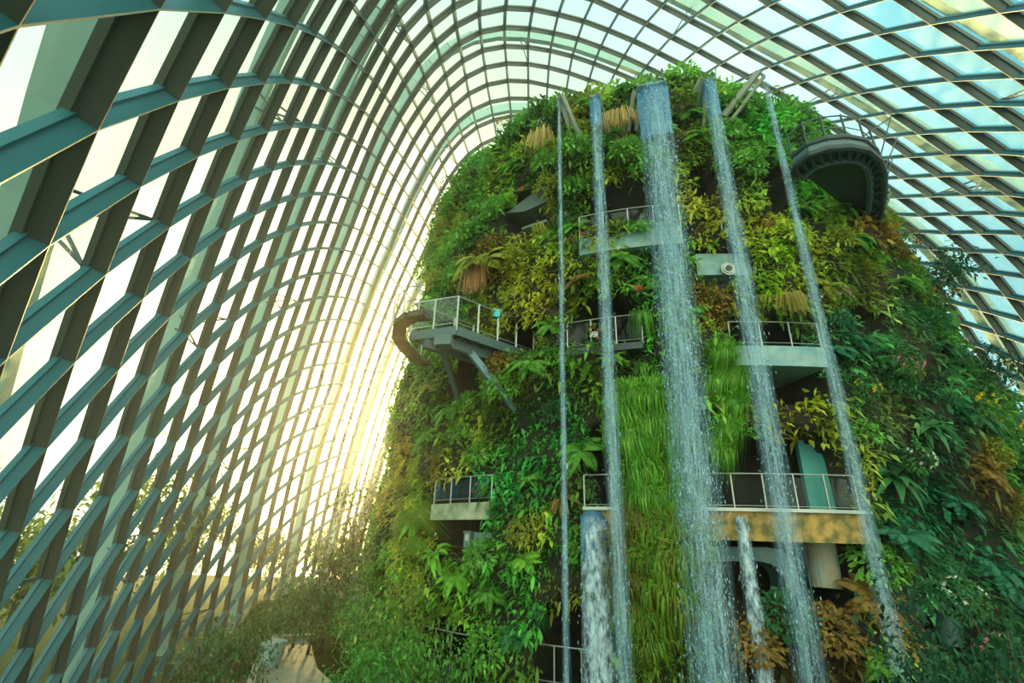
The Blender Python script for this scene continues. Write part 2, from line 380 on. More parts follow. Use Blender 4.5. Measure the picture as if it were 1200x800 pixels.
# openings cut into the face: pixel box, depth, squareness
OPEN = [(592, 212, 640, 264, 2.2, 3), (682, 212, 792, 266, 2.6, 5), (806, 182, 846, 236, 1.5, 2), (884, 186, 924, 248, 1.5, 2),
        (818, 284, 882, 330, 2.2, 4), (674, 340, 752, 404, 2.6, 3), (736, 432, 790, 490, 1.8, 2), (852, 374, 968, 470, 2.8, 4),
        (994, 352, 1042, 392, 1.4, 2), (690, 498, 770, 600, 2.8, 4), (800, 506, 1008, 712, 3.2, 6), (505, 556, 570, 652, 2.4, 3),
        (488, 722, 562, 806, 2.4, 2.5), (626, 708, 722, 860, 2.6, 3), (590, 372, 640, 412, 1.6, 2.5), (524, 412, 566, 470, 1.6, 2), (1096, 700, 1160, 790, 1.6, 2.5)]
OPN = []
for x0, y0, x1, y1, dp, pw in OPEN:
    xm, ym = (x0+x1)/2, (y0+y1)/2
    tl, tr = thit(x0, ym)[1], thit(x1, ym)[1]; zt, zb = thit(xm, y0)[2], thit(xm, y1)[2]
    OPN.append(((tl+tr)/2, (tr-tl)/2, (zt+zb)/2, (zt-zb)/2, dp, pw))
def open_mask(th, z):                                # >1 inside
    m = np.zeros(np.shape(th))
    dep = np.zeros(np.shape(th))
    for t0, tw, z0, zw, dp, pw in OPN:
        q = (np.abs((th-t0)/tw)**pw+np.abs((z-z0)/zw)**pw)
        s = np.clip((1.12-q)/.24, 0, 1); m = np.maximum(m, s); dep = np.maximum(dep, s*dp)
    return m, dep
def lump(P, s=.35, k=1.0): return np.array([noise.noise(Vector(tuple(p*s)))*k+noise.noise(Vector(tuple(p*s*2.7+7)))*k*.45 for p in P])
ths = np.linspace(-PI, PI, 421)[:-1]; zs = np.concatenate([np.arange(0, 25, .16), np.array([25, 25.3, 25.6, 26, 26.4, 26.7, 26.9, 27])])
TH, ZZ = np.meshgrid(ths, zs, indexing='ij'); mk, dep = open_mask(TH, ZZ)
cx, cy, r = tower(ZZ); base = np.stack([cx+r*np.sin(TH), cy-r*np.cos(TH), ZZ], -1)
lp = lump(base.reshape(-1, 3), .4, .7).reshape(TH.shape)*(1-mk)*(ZZ < 26.3)
r2 = np.maximum(r+lp-dep, .02); V = np.stack([cx+r2*np.sin(TH), cy-r2*np.cos(TH), ZZ], -1).reshape(-1, 3)
a, b = len(ths), len(zs)
ii = np.arange(a)[:, None]; jj = np.arange(b-1)[None]
Fq = np.stack([ii*b+jj, ((ii+1) % a)*b+jj, ((ii+1) % a)*b+jj+1, ii*b+jj+1], -1).reshape(-1, 4)
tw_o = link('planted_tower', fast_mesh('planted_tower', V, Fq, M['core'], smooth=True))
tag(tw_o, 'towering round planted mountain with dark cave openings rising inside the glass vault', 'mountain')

# plant patch colours by kind; the right side's shade is put into darker teals
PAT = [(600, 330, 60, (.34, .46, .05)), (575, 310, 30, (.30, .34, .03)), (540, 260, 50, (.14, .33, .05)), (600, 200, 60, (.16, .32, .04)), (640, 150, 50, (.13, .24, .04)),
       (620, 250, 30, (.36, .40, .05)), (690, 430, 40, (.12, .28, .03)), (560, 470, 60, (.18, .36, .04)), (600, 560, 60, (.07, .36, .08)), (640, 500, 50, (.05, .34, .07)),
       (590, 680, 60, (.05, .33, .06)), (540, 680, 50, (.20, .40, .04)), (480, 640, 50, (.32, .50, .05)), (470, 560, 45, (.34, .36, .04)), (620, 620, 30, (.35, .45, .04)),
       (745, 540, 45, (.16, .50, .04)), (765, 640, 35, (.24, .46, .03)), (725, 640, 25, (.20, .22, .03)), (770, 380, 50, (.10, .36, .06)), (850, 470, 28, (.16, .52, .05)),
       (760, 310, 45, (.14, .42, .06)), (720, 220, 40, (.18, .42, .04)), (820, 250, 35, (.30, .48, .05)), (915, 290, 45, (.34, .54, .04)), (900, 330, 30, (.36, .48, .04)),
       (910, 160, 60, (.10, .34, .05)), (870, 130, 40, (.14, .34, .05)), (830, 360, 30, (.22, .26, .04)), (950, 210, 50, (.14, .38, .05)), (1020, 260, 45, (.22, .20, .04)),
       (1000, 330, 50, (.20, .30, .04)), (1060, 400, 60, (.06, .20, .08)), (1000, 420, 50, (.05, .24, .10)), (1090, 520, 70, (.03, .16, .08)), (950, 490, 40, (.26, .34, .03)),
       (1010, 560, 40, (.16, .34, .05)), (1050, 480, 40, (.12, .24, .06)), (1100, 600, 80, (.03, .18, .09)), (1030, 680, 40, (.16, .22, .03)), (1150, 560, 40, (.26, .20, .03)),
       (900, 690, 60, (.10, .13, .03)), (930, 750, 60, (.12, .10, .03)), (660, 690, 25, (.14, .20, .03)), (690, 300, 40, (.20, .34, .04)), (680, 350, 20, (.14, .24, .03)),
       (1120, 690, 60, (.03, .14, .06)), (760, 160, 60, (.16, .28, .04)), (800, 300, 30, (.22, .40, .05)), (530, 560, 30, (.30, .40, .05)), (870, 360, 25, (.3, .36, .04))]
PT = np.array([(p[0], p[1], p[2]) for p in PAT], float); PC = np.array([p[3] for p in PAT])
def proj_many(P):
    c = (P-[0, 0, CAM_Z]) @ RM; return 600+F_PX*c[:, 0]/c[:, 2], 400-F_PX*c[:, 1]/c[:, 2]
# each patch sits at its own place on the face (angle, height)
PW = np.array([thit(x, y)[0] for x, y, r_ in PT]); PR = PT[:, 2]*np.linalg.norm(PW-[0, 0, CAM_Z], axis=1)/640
def species_shade(P):
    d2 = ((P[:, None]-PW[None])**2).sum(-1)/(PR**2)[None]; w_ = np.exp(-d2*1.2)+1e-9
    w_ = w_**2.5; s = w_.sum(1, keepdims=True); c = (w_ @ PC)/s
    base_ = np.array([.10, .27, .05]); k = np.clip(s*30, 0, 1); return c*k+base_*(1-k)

# ------------------------------------------------------------------ the close carpet of small plants (nobody could count them)
def leaf_cloud(cen, dirs, L, W, droop, cols):
    """bent leaf blades: 6 vertices, 2 quads each. all args arrays of n"""
    n = len(cen); up_ = np.array([0, 0, 1.]); t = dirs/np.linalg.norm(dirs, axis=1)[:, None]
    x = np.cross(t, up_+rng.normal(0, .25, (n, 3))); x /= np.linalg.norm(x, axis=1)[:, None]+1e-9
    L = L[:, None]; W = W[:, None]; dr = np.array([0, 0, -1.])*droop[:, None]*L
    m = cen+t*L*.5+dr*.25; e = cen+t*L+dr
    V = np.stack([cen, m-x*W/2, m+x*W/2, e], 1).reshape(-1, 3)
    F = (np.arange(n)*4)[:, None]+np.array([0, 1, 3, 2])[None]
    return V, F, np.repeat(cols, 4, axis=0)
def carpet(name, nc, per, th_rng, size, z0=0.1, z1=26.6, seed=1, keep=None):
    th = rng.uniform(*th_rng, nc); z = rng.uniform(z0, z1, nc)
    m_, _ = open_mask(th, z); k = m_ < .25; th, z = th[k], z[k]
    if keep is not None: k = keep(th, z); th, z = th[k], z[k]
    cx, cy, r = tower(z); P = np.stack([cx+r*np.sin(th), cy-r*np.cos(th), z], -1)
    lp = lump(P, .4, .7); N = np.stack([np.sin(th), -np.cos(th), np.where(z > 25.2, 1.2, .15)], -1); N /= np.linalg.norm(N, axis=1)[:, None]
    P = P+N*(lp-.05)[:, None]
    c = species_shade(P); v = np.array([noise.noise(Vector(tuple(p*.9+31))) for p in P]); v2 = np.array([noise.noise(Vector(tuple(p*.45-11))) for p in P])
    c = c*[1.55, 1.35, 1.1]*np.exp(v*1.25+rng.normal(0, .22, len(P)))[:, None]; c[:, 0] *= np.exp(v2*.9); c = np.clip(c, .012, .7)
    n = len(P); rep = np.repeat(np.arange(n), per); q = len(rep)
    sz = (size*rng.uniform(.6, 1.5, n))[rep]
    d = N[rep]*rng.uniform(.2, 1.3, (q, 1))+rng.normal(0, .75, (q, 3)); cen = P[rep]+rng.normal(0, 1, (q, 3))*sz[:, None]*.55
    cc = c[rep]*np.exp(rng.normal(0, .18, (q, 1)))
    V, F, C_ = leaf_cloud(cen, d, sz*rng.uniform(.7, 1.3, q), sz*rng.uniform(.3, .55, q), rng.uniform(.1, .9, q), cc)
    o = link(name, fast_mesh(name, V, F, M['leafv'], cols=C_)); return o
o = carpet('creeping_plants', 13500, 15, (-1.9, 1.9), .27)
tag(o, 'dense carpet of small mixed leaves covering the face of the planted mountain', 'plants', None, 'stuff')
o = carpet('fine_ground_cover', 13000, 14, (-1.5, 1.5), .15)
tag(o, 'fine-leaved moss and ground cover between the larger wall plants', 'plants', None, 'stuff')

# ------------------------------------------------------------------ curved decks in the openings
def arc_deck(name, xl, xr, yt, h, out, inn, m, label, cat='walkway', rail=True, n=24, gap=.85, railh=1.15, yr=None, panel=True, lip=None, post_every=None):
    """deck whose top front edge passes through pixel row yt between columns xl and xr"""
    xm = (xl+xr)/2; p, th, z = thit(xm, yt, out); t0 = thit(xl, yt, out)[1]; t1 = thit(xr, yt if yr is None else yr, out)[1]
    e = empty(name, tpt((t0+t1)/2, z-h, out)); tag(e, label, cat)
    L = np.array(e.location); mb = MB(); T = np.linspace(t0, t1, n)
    vs = []; 
    for t in T:
        a = tpt(t, z, out); b = tpt(t, z, -inn); a[2] = b[2] = z; ia = a-[0, 0, h]; ib = b-[0, 0, h*.8]
        vs += [a, b, ib, ia]
    fs = [(4*k+r_, 4*k+4+r_, 4*k+4+(r_+1) % 4, 4*k+(r_+1) % 4) for k in range(n-1) for r_ in range(4)]+[(0, 1, 2, 3), (4*n-1, 4*n-2, 4*n-3, 4*n-4)]
    mb.add(vs, fs); mb.build('slab', m, e, L)
    if lip:
        mb = MB()
        for k in range(n-1): 
            a = tpt(T[k], z, out+.05); b = tpt(T[k+1], z, out+.05); a[2] = b[2] = z+.03; mb.bar(a, b, .14, .1)
        mb.build('kerb', M['rail'], e, L)
    if rail:
        r_ = MB(); ro = out-.12
        for hh, rr in ((railh, .024), (.16, .015)):
            r_.tube([tpt(t, z, ro)*[1, 1, 0]+[0, 0, z+hh] for t in T], rr, 6)
        ra = r_.build('railing', M['rail'], e, L)
        arc = abs(t1-t0)*tower(z)[2]; npst = max(2, int(arc/(post_every or gap))+1)
        for t in np.linspace(t0, t1, npst):
            q = MB(); a = tpt(t, z, ro); a[2] = z; q.bar(a, a+[0, 0, railh], .04, .04); q.build('post', M['rail'], ra, L)
        if panel:
            q = MB(); vs = []
            for t in T: a = tpt(t, z, ro); vs += [[a[0], a[1], z+.2], [a[0], a[1], z+railh-.1]]
            q.add(vs, [(2*k, 2*k+2, 2*k+3, 2*k+1) for k in range(n-1)]); q.build('mesh_infill', M['railglass'], ra, L)
    return e, z, t0, t1
arc_deck('walkway', 678, 800, 271, .75, .5, 2.6, M['concrete'], 'highest curved walkway with pale blue-green edge crossing the upper cave')
arc_deck('walkway', 858, 964, 405, .72, .35, 2.8, M['concrete'], 'curved walkway with rust-streaked pale blue edge, right of the widest waterfall', railh=.95, panel=False)
arc_deck('walkway', 664, 754, 404, .25, .2, 2.6, M['dark'], 'thin walkway with small white notice on its railing in the middle-left cave')
big, zbig, ta, tb = arc_deck('walkway', 684, 1010, 598, .85, .45, 3.2, M['algae'], 'long lower walkway with orange and yellow stained edge and glazed railing', lip=True, n=40, railh=1.12)
arc_deck('walkway', 506, 574, 589, .62, .25, 2.5, M['mossy'], 'short balcony with streaked mossy edge above the green equipment boxes', railh=1.0)
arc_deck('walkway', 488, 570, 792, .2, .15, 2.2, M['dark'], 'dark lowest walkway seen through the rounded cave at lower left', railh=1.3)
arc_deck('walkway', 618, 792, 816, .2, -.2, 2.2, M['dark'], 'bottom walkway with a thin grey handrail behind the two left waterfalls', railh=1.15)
arc_deck('walkway', 612, 640, 262, .12, .1, 1.8, M['soffit'], 'little landing inside the wedge-shaped opening near the top left', rail=False)

# fittings of the caves
def boxy(name, px, py, w_, h_, d_, m, label, cat, off=-1.2, parts=()):
    p, th, z = thit(px, py); c = tpt(th, z, off); e = empty(name, c-[0, 0, h_/2]); e.rotation_euler = (0, 0, th); tag(e, label, cat)
    q = MB(); q.prism([(-w_/2, -d_/2, 0), (w_/2, -d_/2, 0), (w_/2, d_/2, 0), (-w_/2, d_/2, 0)], h_); q.build('cabinet', m, e)
    q = MB(); q.prism([(-w_/2-.03, -d_/2-.03, h_-.06), (w_/2+.03, -d_/2-.03, h_-.06), (w_/2+.03, d_/2, h_-.06), (-w_/2-.03, d_/2, h_-.06)], .08); q.build('lid', m, e)
    for nm, (x0, z0, x1, z1), mm in parts:
        q = MB(); q.prism([(x0, -d_/2-.02, z0), (x1, -d_/2-.02, z0), (x1, -d_/2+.01, z0), (x0, -d_/2+.01, z0)], z1-z0); q.build(nm, mm, e)
    q = MB(); q.tube([(0, 0, h_), (0, 0, h_+.7)], .03); q.build('conduit', M['dark'], e)
    return e
boxy('equipment_cabinet', 524, 631, .42, .62, .3, M['box'], 'narrow grey-green cabinet with white warning label under the mossy balcony', 'cabinet', parts=[('warning_label', (-.12, .25, .12, .52), M['white'])])
boxy('equipment_cabinet', 546, 633, 1.1, .6, .4, M['box'], 'wide grey-green cabinet beside the one with the warning label', 'cabinet', parts=[('panel', (.1, .18, .5, .5), M['concrete']), ('latch', (-.05, .25, 0, .4), M['rail'])])
# notice on the middle-left railing
p, th, z = thit(695, 393, .3); q = MB(); c = tpt(th, z, .12); t_ = np.array([math.cos(th), math.sin(th), 0])
q.prism([c-t_*.15, c+t_*.15, c+t_*.15+tnorm(th)*.02, c-t_*.15+tnorm(th)*.02], .22); o = q.build('notice', M['white']); tag(o, 'small white notice fixed to the thin railing of the middle-left cave', 'notice')
# wedge soffit in the upper-left opening
a, b, c = thit(592, 250)[0], thit(640, 215)[0], thit(640, 236)[0]; th = thit(615, 235)[1]; i_ = -tnorm(th)
q = MB(); q.prism([a+i_*.0, b, c, (a+c)/2+[0, 0, -.2]], 1.6, up=i_); o = q.build('stair_soffit', M['soffit']); tag(o, 'sloping grey-green concrete underside of stairs in the wedge-shaped opening', 'stairs')
# beam with round spotlight
p0, th0, z0 = thit(826, 292); p1, th1, _ = thit(884, 292); e = empty('bulkhead', tpt((th0+th1)/2, z0-.9, -.7)); tag(e, 'grey-green concrete bulkhead behind the second waterfall from the right', 'bulkhead')
q = MB(); vs = []
for t in np.linspace(th0-.02, th1+.02, 8):
    for zz, oo in ((z0, -.35), (z0, -1.5), (z0-.95, -1.5), (z0-.95, -.35)): vs.append(tpt(t, z0, oo)*[1, 1, 0]+[0, 0, zz])
q.add(vs, [(4*k+r_, 4*k+4+r_, 4*k+4+(r_+1) % 4, 4*k+(r_+1) % 4) for k in range(7) for r_ in range(4)]+[(0, 1, 2, 3), (31, 30, 29, 28)]); q.build('panel', M['concrete'], e, np.array(e.location))
c, th, z = thit(855, 313); e = empty('spotlight', tpt(th, z, -.5)); e.rotation_euler = (0, 0, th); tag(e, 'round grey spotlight with ringed lens fixed below the concrete bulkhead', 'light')
q = MB(); q.tube([(0, .5, 0), (0, -.3, 0)], .24, 20); q.build('housing', M['concrete'], e)
q = MB(); q.tube([(0, -.3, 0), (0, -.36, 0)], .27, 20); q.tube([(0, -.36, 0), (0, -.4, 0)], .2, 20); q.build('rim', M['rail'], e)
q = MB(); q.tube([(0, -.4, 0), (0, -.42, 0)], .13, 16); q.build('lens', M['dark'], e)
# structure under the long lower walkway: round-cornered frame, pale column, wall panel
def pframe(pts, th_, off, dep):
    return [thit(x, y)[0] for x, y in pts]
R0 = []
for x, y in ((820, 641), (870, 641), (915, 641), (935, 643), (950, 650), (960, 662), (966, 680), (967, 700)): R0.append(tpt(*thit(x, y)[1:], -1.5))
R1 = []
for x, y in ((820, 660), (870, 659), (910, 659), (925, 662), (938, 668), (946, 680), (950, 700), (945, 712)): R1.append(tpt(*thit(x, y)[1:], -1.5))
q = MB(); n = len(R0); inw = -tnorm(thit(900, 660)[1])*1.4
q.add(R0+R1+[p+inw for p in R0]+[p+inw for p in R1], [(k, k+1, n+k+1, n+k) for k in range(n-1)]+[(2*n+k, 3*n+k, 3*n+k+1, 2*n+k+1) for k in range(n-1)]+[(k, 2*n+k, 2*n+k+1, k+1) for k in range(n-1)]+[(n+k, n+k+1, 3*n+k+1, 3*n+k) for k in range(n-1)])
o = q.build('tunnel_portal', M['concrete']); tag(o, 'blue-green round-cornered tunnel mouth beneath the long stained walkway', 'tunnel')
p, th, z = thit(982, 628); c = tpt(th, 0, -1.0); q = MB(); b0 = tpt(thit(992, 692)[1], thit(992, 692)[2], -1.0); t0_ = tpt(thit(982, 630)[1], zbig-.8, -1.0)
q.tube([b0, t0_], .44, 20); o = q.build('round_column', mat('pale_column', (.30, .37, .34), .7, col2=(.34, .27, .15), scale=1.6)); tag(o, 'pale round concrete column with rust streaks under the long walkway', 'column')
q = MB(); b0 = tpt(thit(1134, 748)[1], thit(1134, 760)[2], -.6); q.tube([b0, b0+[0, 0, 1.6]], .3, 16); o = q.build('drain_pipe', M['deckside']); tag(o, 'stubby dark pipe standing in the shaded hollow at lower right', 'pipe')
c0_, c1_ = thit(965, 560)[1], thit(1005, 560)[1]; q = MB(); a = tpt(c0_, zbig, -1.2); b = tpt(c1_+.03, zbig, -.9); a[2] = b[2] = zbig; q.prism([a, b, b-tnorm(c0_)*.2, a-tnorm(c0_)*.2], 3.0)
o = q.build('cladding_panel', M['teal']); tag(o, 'teal wall panel at the right end of the long walkway', 'panel')

# ------------------------------------------------------------------ waterfalls
def sheet_water(name, x, y, zt, zb, wt, wb, dt, db, m, parent, kfilm=0.0, nseg=60, nr=20, drift=0.0, layers=2):
    """hollow falling curtain, elliptical in plan, that widens as it falls"""
    for L in range(layers):
        s = 1-.38*L; V = []; E = []
        for k in range(nseg+1):
            t = k/nseg; z = zt+(zb-zt)*t; g = t**.7; ww = (wt+(wb-wt)*g)*s/2; dd = (dt+(db-dt)*g)*s/2
            for j in range(nr):
                a = 2*PI*j/nr; wob = 1+.12*noise.noise(Vector((math.cos(a)*2+L*9, math.sin(a)*2, z*.5+x)))
                ca, sa = math.cos(a), math.sin(a); az = math.atan2(x, y)
                u, v = ca*ww*wob, sa*dd*wob+drift*t
                V.append((u*math.cos(az)+v*math.sin(az), -u*math.sin(az)+v*math.cos(az), z-zb)); E.append((1-abs(ca)**3*.75)*min(1, t*12+.1))
        F = np.array([(k*nr+j, k*nr+(j+1) % nr, (k+1)*nr+(j+1) % nr, (k+1)*nr+j) for k in range(nseg) for j in range(nr)])
        o = link('water_curtain', fast_mesh('water_curtain', np.array(V), F, m, attr=('Edge', np.array(E)), smooth=True), parent)
def drops(x, y, zt, zb, wt, wb, dt, db, n, parent, size=.022, stretch=3.2, bias=1.0):
    t = rng.uniform(0, 1, n)**bias; z = (zt+(zb-zt)*t)-zb; g = t**.7
    az = math.atan2(x, y); u = np.clip(rng.normal(0, .42, n), -1.1, 1.1)*(wt+(wb-wt)*g)/2; v = rng.normal(0, .5, n)*(dt+(db-dt)*g)/2
    # drops travel in bunches
    u += .04*np.sin(z*5+u*9)
    P = np.stack([u*math.cos(az)+v*math.sin(az), -u*math.sin(az)+v*math.cos(az), z], 1)
    s = size*np.exp(rng.normal(0, .45, n)); k = np.array([(1, 0, 0), (0, 1, 0), (-1, 0, 0), (0, -1, 0), (0, 0, 1.), (0, 0, -1.)])
    V = P[:, None]+k[None]*np.stack([s, s, s*stretch*rng.uniform(.6, 1.6, n)], 1)[:, None]
    f = np.array([(0, 1, 4), (1, 2, 4), (2, 3, 4), (3, 0, 4), (1, 0, 5), (2, 1, 5), (3, 2, 5), (0, 3, 5)])
    F = (np.arange(n)*6)[:, None, None]+f[None]
    o = link('droplets', fast_mesh('droplets', V.reshape(-1, 3), F.reshape(-1, 3), M['drop']), parent); o['kind'] = 'stuff'
def waterfall(px, py, wt_px, label, pxb=None, wb_px=None, n=4000, film=.0, zb=0.0, d=None, depth=.35, mat_='water', zt=None, size=.022, drift=0.):
    a = ray(px, py); az = math.atan2(a[0], a[1])
    if d is None:
        dd = []
        for z in np.arange(0, 25, .5):
            cx, cy, r = tower(z); b_ = cx*math.sin(az)+cy*math.cos(az); q = b_*b_-(cx*cx+cy*cy-r*r)
            if q > 0: dd.append(b_-math.sqrt(q))
        d = min(dd)-1.15
    P = at_d(px, py, d); sc = np.linalg.norm(P-[0, 0, CAM_Z])/math.hypot(F_PX, math.hypot(px-600, 400-py))
    e = empty('waterfall', (P[0], P[1], zb)); tag(e, label, 'waterfall')
    Pb = at_d(pxb or px, 790, d); scb = d/F_PX*1.02
    wt, wb = wt_px*sc, (wb_px or wt_px*1.6)*scb
    sheet_water('water', P[0], P[1], P[2]-.05, zb, wt, wb, min(wt, depth), min(wb, depth*2.4), M[mat_], e, drift=drift)
    if n: drops(P[0], P[1], P[2]-.1, zb, wt*1.05, wb*1.1, min(wt, depth), depth*2.6, n, e, size)
    return e, P, az, wt
def film_part(e, P, az, wt, hgt, out=.5):
    """smooth unbroken tongue of water arching off the spout"""
    V = []; nx, nz = 12, 20; L = np.array(e.location)
    for k in range(nz+1):
        t = k/nz; 
        for j in range(nx+1):
            u = (j/nx-.5)*wt*(1-.06*t); v = out*(1-min(1, t*2.2))**2*1.0-.10*math.cos((j/nx-.5)*PI)
            zz = P[2]+.22*math.cos((j/nx-.5)*PI)*(1-t)-hgt*t**1.3-.02
            V.append((P[0]+u*math.cos(az)+v*math.sin(az), P[1]-u*math.sin(az)+v*math.cos(az), zz))
    V = np.array(V)-L; F = np.array([(k*(nx+1)+j, k*(nx+1)+j+1, (k+1)*(nx+1)+j+1, (k+1)*(nx+1)+j) for k in range(nz) for j in range(nx)])
    link('water_film', fast_mesh('water_film', V, F, M['film'], smooth=True), e)
def spout(P, az, back, drop, wd, label, side=0.0, legs=()):
    """steel trough that carries the water out from the tower's rim"""
    dirv = np.array([math.sin(az+side), math.cos(az+side), 0]); a = P+[0, 0, -.12]; b = P+dirv*back+[0, 0, -drop]
    e = empty('water_spout', b); tag(e, label, 'spout'); L = np.array(b); s_ = np.array([dirv[1], -dirv[0], 0])
    q = MB(); q.bar(a, b, wd, .08); q.build('trough', M['brace'], e, L)
    q = MB(); q.bar(a+s_*wd/2+[0, 0, .1], b+s_*wd/2+[0, 0, .1], .06, .26); q.build('side_plate', M['legs'], e, L)
    q = MB(); q.bar(a-s_*wd/2+[0, 0, .1], b-s_*wd/2+[0, 0, .1], .06, .26); q.build('side_plate', M['legs'], e, L)
    q = MB(); q.bar(a+dirv*.3-[0, 0, .1], b+[0, 0, -2.0], .14, .2); q.build('brace', M['legs'], e, L)
    for (x0, y0), (x1, y1), w_ in legs:
        q = MB(); g0 = at_d(x0, y0, math.hypot(P[0], P[1])+.35); t_, _, _ = thit(x1, y1); q.bar(g0, t_, w_, w_*1.3); q.build('leg', M['legs'], e, L)
    return e
M['legs'] = mat('weathered_steel', (.22, .24, .19), .5)
W1 = waterfall(655, 112, 5, 'thinnest waterfall, a single thread at the left of the five high falls', 663, 9, 500, size=.009); spout(*W1[1:3], 3.2, 2.2, .22, 'slim trough and raking brace behind the thinnest left waterfall', side=.5, legs=[((658, 112), (681, 163), .16)])
W2 = waterfall(697, 110, 13, 'narrow waterfall second from the left among the high falls', 715, 20, 2000, size=.008); film_part(*W2, 1.8); spout(*W2[1:3], 3.0, 1.6, .4, 'trough and brace behind the second waterfall from the left', side=.2, legs=[((701, 114), (713, 156), .16)])
W3 = waterfall(763, 95, 36, 'widest waterfall pouring from the rim in a blue glassy sheet', 836, 52, 12000, depth=.6, size=.0085); film_part(*W3, 3.0); spout(*W3[1:3], 3.2, 1.0, 1.1, 'wide trough with pale side plates behind the widest waterfall', side=-.1, legs=[((743, 106), (736, 154), .13), ((750, 110), (745, 154), .13)])
W4 = waterfall(830, 90, 14, 'tall waterfall second from the right with a blue glassy top', 942, 30, 4200, depth=.45, size=.0085); film_part(*W4, 2.2); spout(*W4[1:3], 3.0, 1.8, .5, 'trough with raking braces behind the second waterfall from the right', side=-.45, legs=[((822, 92), (806, 122), .15), ((828, 98), (815, 120), .12)])
W5 = waterfall(895, 88, 6, 'rightmost thin slanting waterfall in front of the dark green side', 1058, 17, 1900, size=.008)
# the long raking arm left of the last fall
q = MB(); a = at_d(889, 84, math.hypot(W5[1][0], W5[1][1])); b = thit(848, 136)[0]; q.bar(a, b, .13, .26); q.bar(a+[.2, 0, -.25], b+[.25, 0, -.3], .08, .14); q.bar(a, a+[.2, 0, -.25], .08, .1)
o = q.build('steel_arm', M['legs']); tag(o, 'pale steel arm sticking up against the glass beside the rightmost waterfall', 'beam')
# two short falls under the long walkway
def short_fall(x0, x1, y0, label, pxb, wpx, n, off, film):
    p, th, z = thit((x0+x1)/2, y0, .55); d = math.hypot(p[0], p[1])-off
    return waterfall((x0+x1)/2, y0, x1-x0, label, pxb, wpx, n, d=d, depth=.3, mat_='lacy', size=.012)
S1 = short_fall(680, 711, 603, 'lacy sheet of water falling from the left end of the long walkway', 695, 34, 1600, .12, True); film_part(*S1, 1.3, out=.25)
S2 = short_fall(861, 874, 601, 'short lacy braid of water dropping from the middle of the long walkway', 890, 20, 1100, .12, True)

# ------------------------------------------------------------------ viewing platform at the upper left
ZP = 13.15
C1, C0, C2 = at_z(481, 391, ZP), at_z(535, 384, ZP), at_z(625, 416, ZP)
C3 = C1+(C2-C0)
e = empty('viewing_platform', (C0+C1+C2+C3)/4-[0, 0, .3]); tag(e, 'steel viewing platform jutting out of the upper left face over the sun', 'platform'); L = np.array(e.location)
q = MB(); q.prism([C0, C2, C3, C1], .1); q.build('deck', M['dark'], e, L)
q = MB()
for a, b in ((C0, C2), (C0, C1), (C1, C3), (C2, C3)): q.bar(a-[0, 0, .12], b-[0, 0, .12], .1, .36)
q.build('edge_beam', M['deckside'], e, L)
for f_ in (.28, .66):
    q = MB(); a = C0+(C1-C0)*f_; b = C2+(C3-C2)*f_; q.bar(a-[0, 0, .42]+(a-b)*.0, b-[0, 0, .42], .22, .5); q.build('girder', M['deckside'], e, L)
for f_ in np.linspace(.1, .9, 6):
    q = MB(); a = C0+(C2-C0)*f_; b = C1+(C3-C1)*f_; q.bar(a-[0, 0, .2], b-[0, 0, .2], .1, .2); q.build('joist', M['dark'], e, L)
q = MB(); p1 = C0+(C2-C0)*.32+(C1-C0)*.3-[0, 0, .5]; g1, _, _ = thit(604, 480); q.bar(p1, g1, .2, .26); q.build('strut', M['brace'], e, L)
q = MB(); p2 = C1+(C3-C1)*.25-[0, 0, .5]+(C0-C1)*.25; g2, _, _ = thit(538, 470); q.bar(p2, g2, .16, .2); q.build('strut', M['deckside'], e, L)
q = MB(); s0 = at_z(510, 400, ZP-.8); s1 = at_z(530, 399, ZP-.8); q.bar(s0, s1, .3, .36); q.build('cantilever_end', M['deckside'], e, L)
rl = None
def rail_run(pts, hgt, parent, npost, L):
    q = MB(); P = [np.array(p)+[0, 0, .1] for p in pts]
    q.tube([p+[0, 0, hgt] for p in P], .035, 6); q.tube([p+[0, 0, .12] for p in P], .02, 6); ra = q.build('railing', M['rail'], parent, L)
    for a, b in zip(P[:-1], P[1:]):
        k = max(1, int(round(np.linalg.norm(b-a)/1.15)))
        for j in range(k+(1 if b is P[-1] else 0)):
            c = a+(b-a)*j/k; q = MB(); q.bar(c-[0, 0, .2], c+[0, 0, hgt], .07, .07); q.build('post', M['rail'], ra, L)
        q = MB(); q.add([a+[0, 0, .14], b+[0, 0, .14], b+[0, 0, hgt-.05], a+[0, 0, hgt-.05]], [(0, 1, 2, 3)]); q.build('mesh_infill', M['railglass'], ra, L)
    return ra
rail_run([C3, C1, C0, C2], 1.25, e, 0, L)
sg = C0+(C2-C0)*.47; q = MB(); q.prism([sg+[-.14, -.05, 1.1], sg+[.16, -.05, 1.1], sg+[.16, .2, 1.1], sg+[-.14, .2, 1.1]], .34); o = q.build('sign_box', M['tealsign']); tag(o, 'small teal box sign on the viewing platform railing', 'sign')
# curved walkway that joins the platform from behind
cv = [at_z(x, y, ZP) for x, y in ((500, 366), (482, 368), (470, 376), (467, 390), (474, 404), (486, 416), (500, 424))]
e = empty('walkway', cv[3]); tag(e, 'brown curved walkway hooking round the left side of the viewing platform', 'walkway'); L = np.array(cv[3])
q = MB()
for a, b in zip(cv[:-1], cv[1:]): q.bar(a-[0, 0, .1], b-[0, 0, .1], .5, .22)
q.build('slab', M['hook'], e, L)
q = MB(); q.tube([p+[-.2, 0, 1.1] for p in cv], .03, 6); q.tube([p+[-.3, 0, .5] for p in cv], .02, 6)
ra = q.build('railing', M['rail'], e, L)
for p in cv: q = MB(); q.bar(p+[-.3, 0, 0], p+[-.3, 0, 1.1], .05, .05); q.build('post', M['rail'], ra, L)

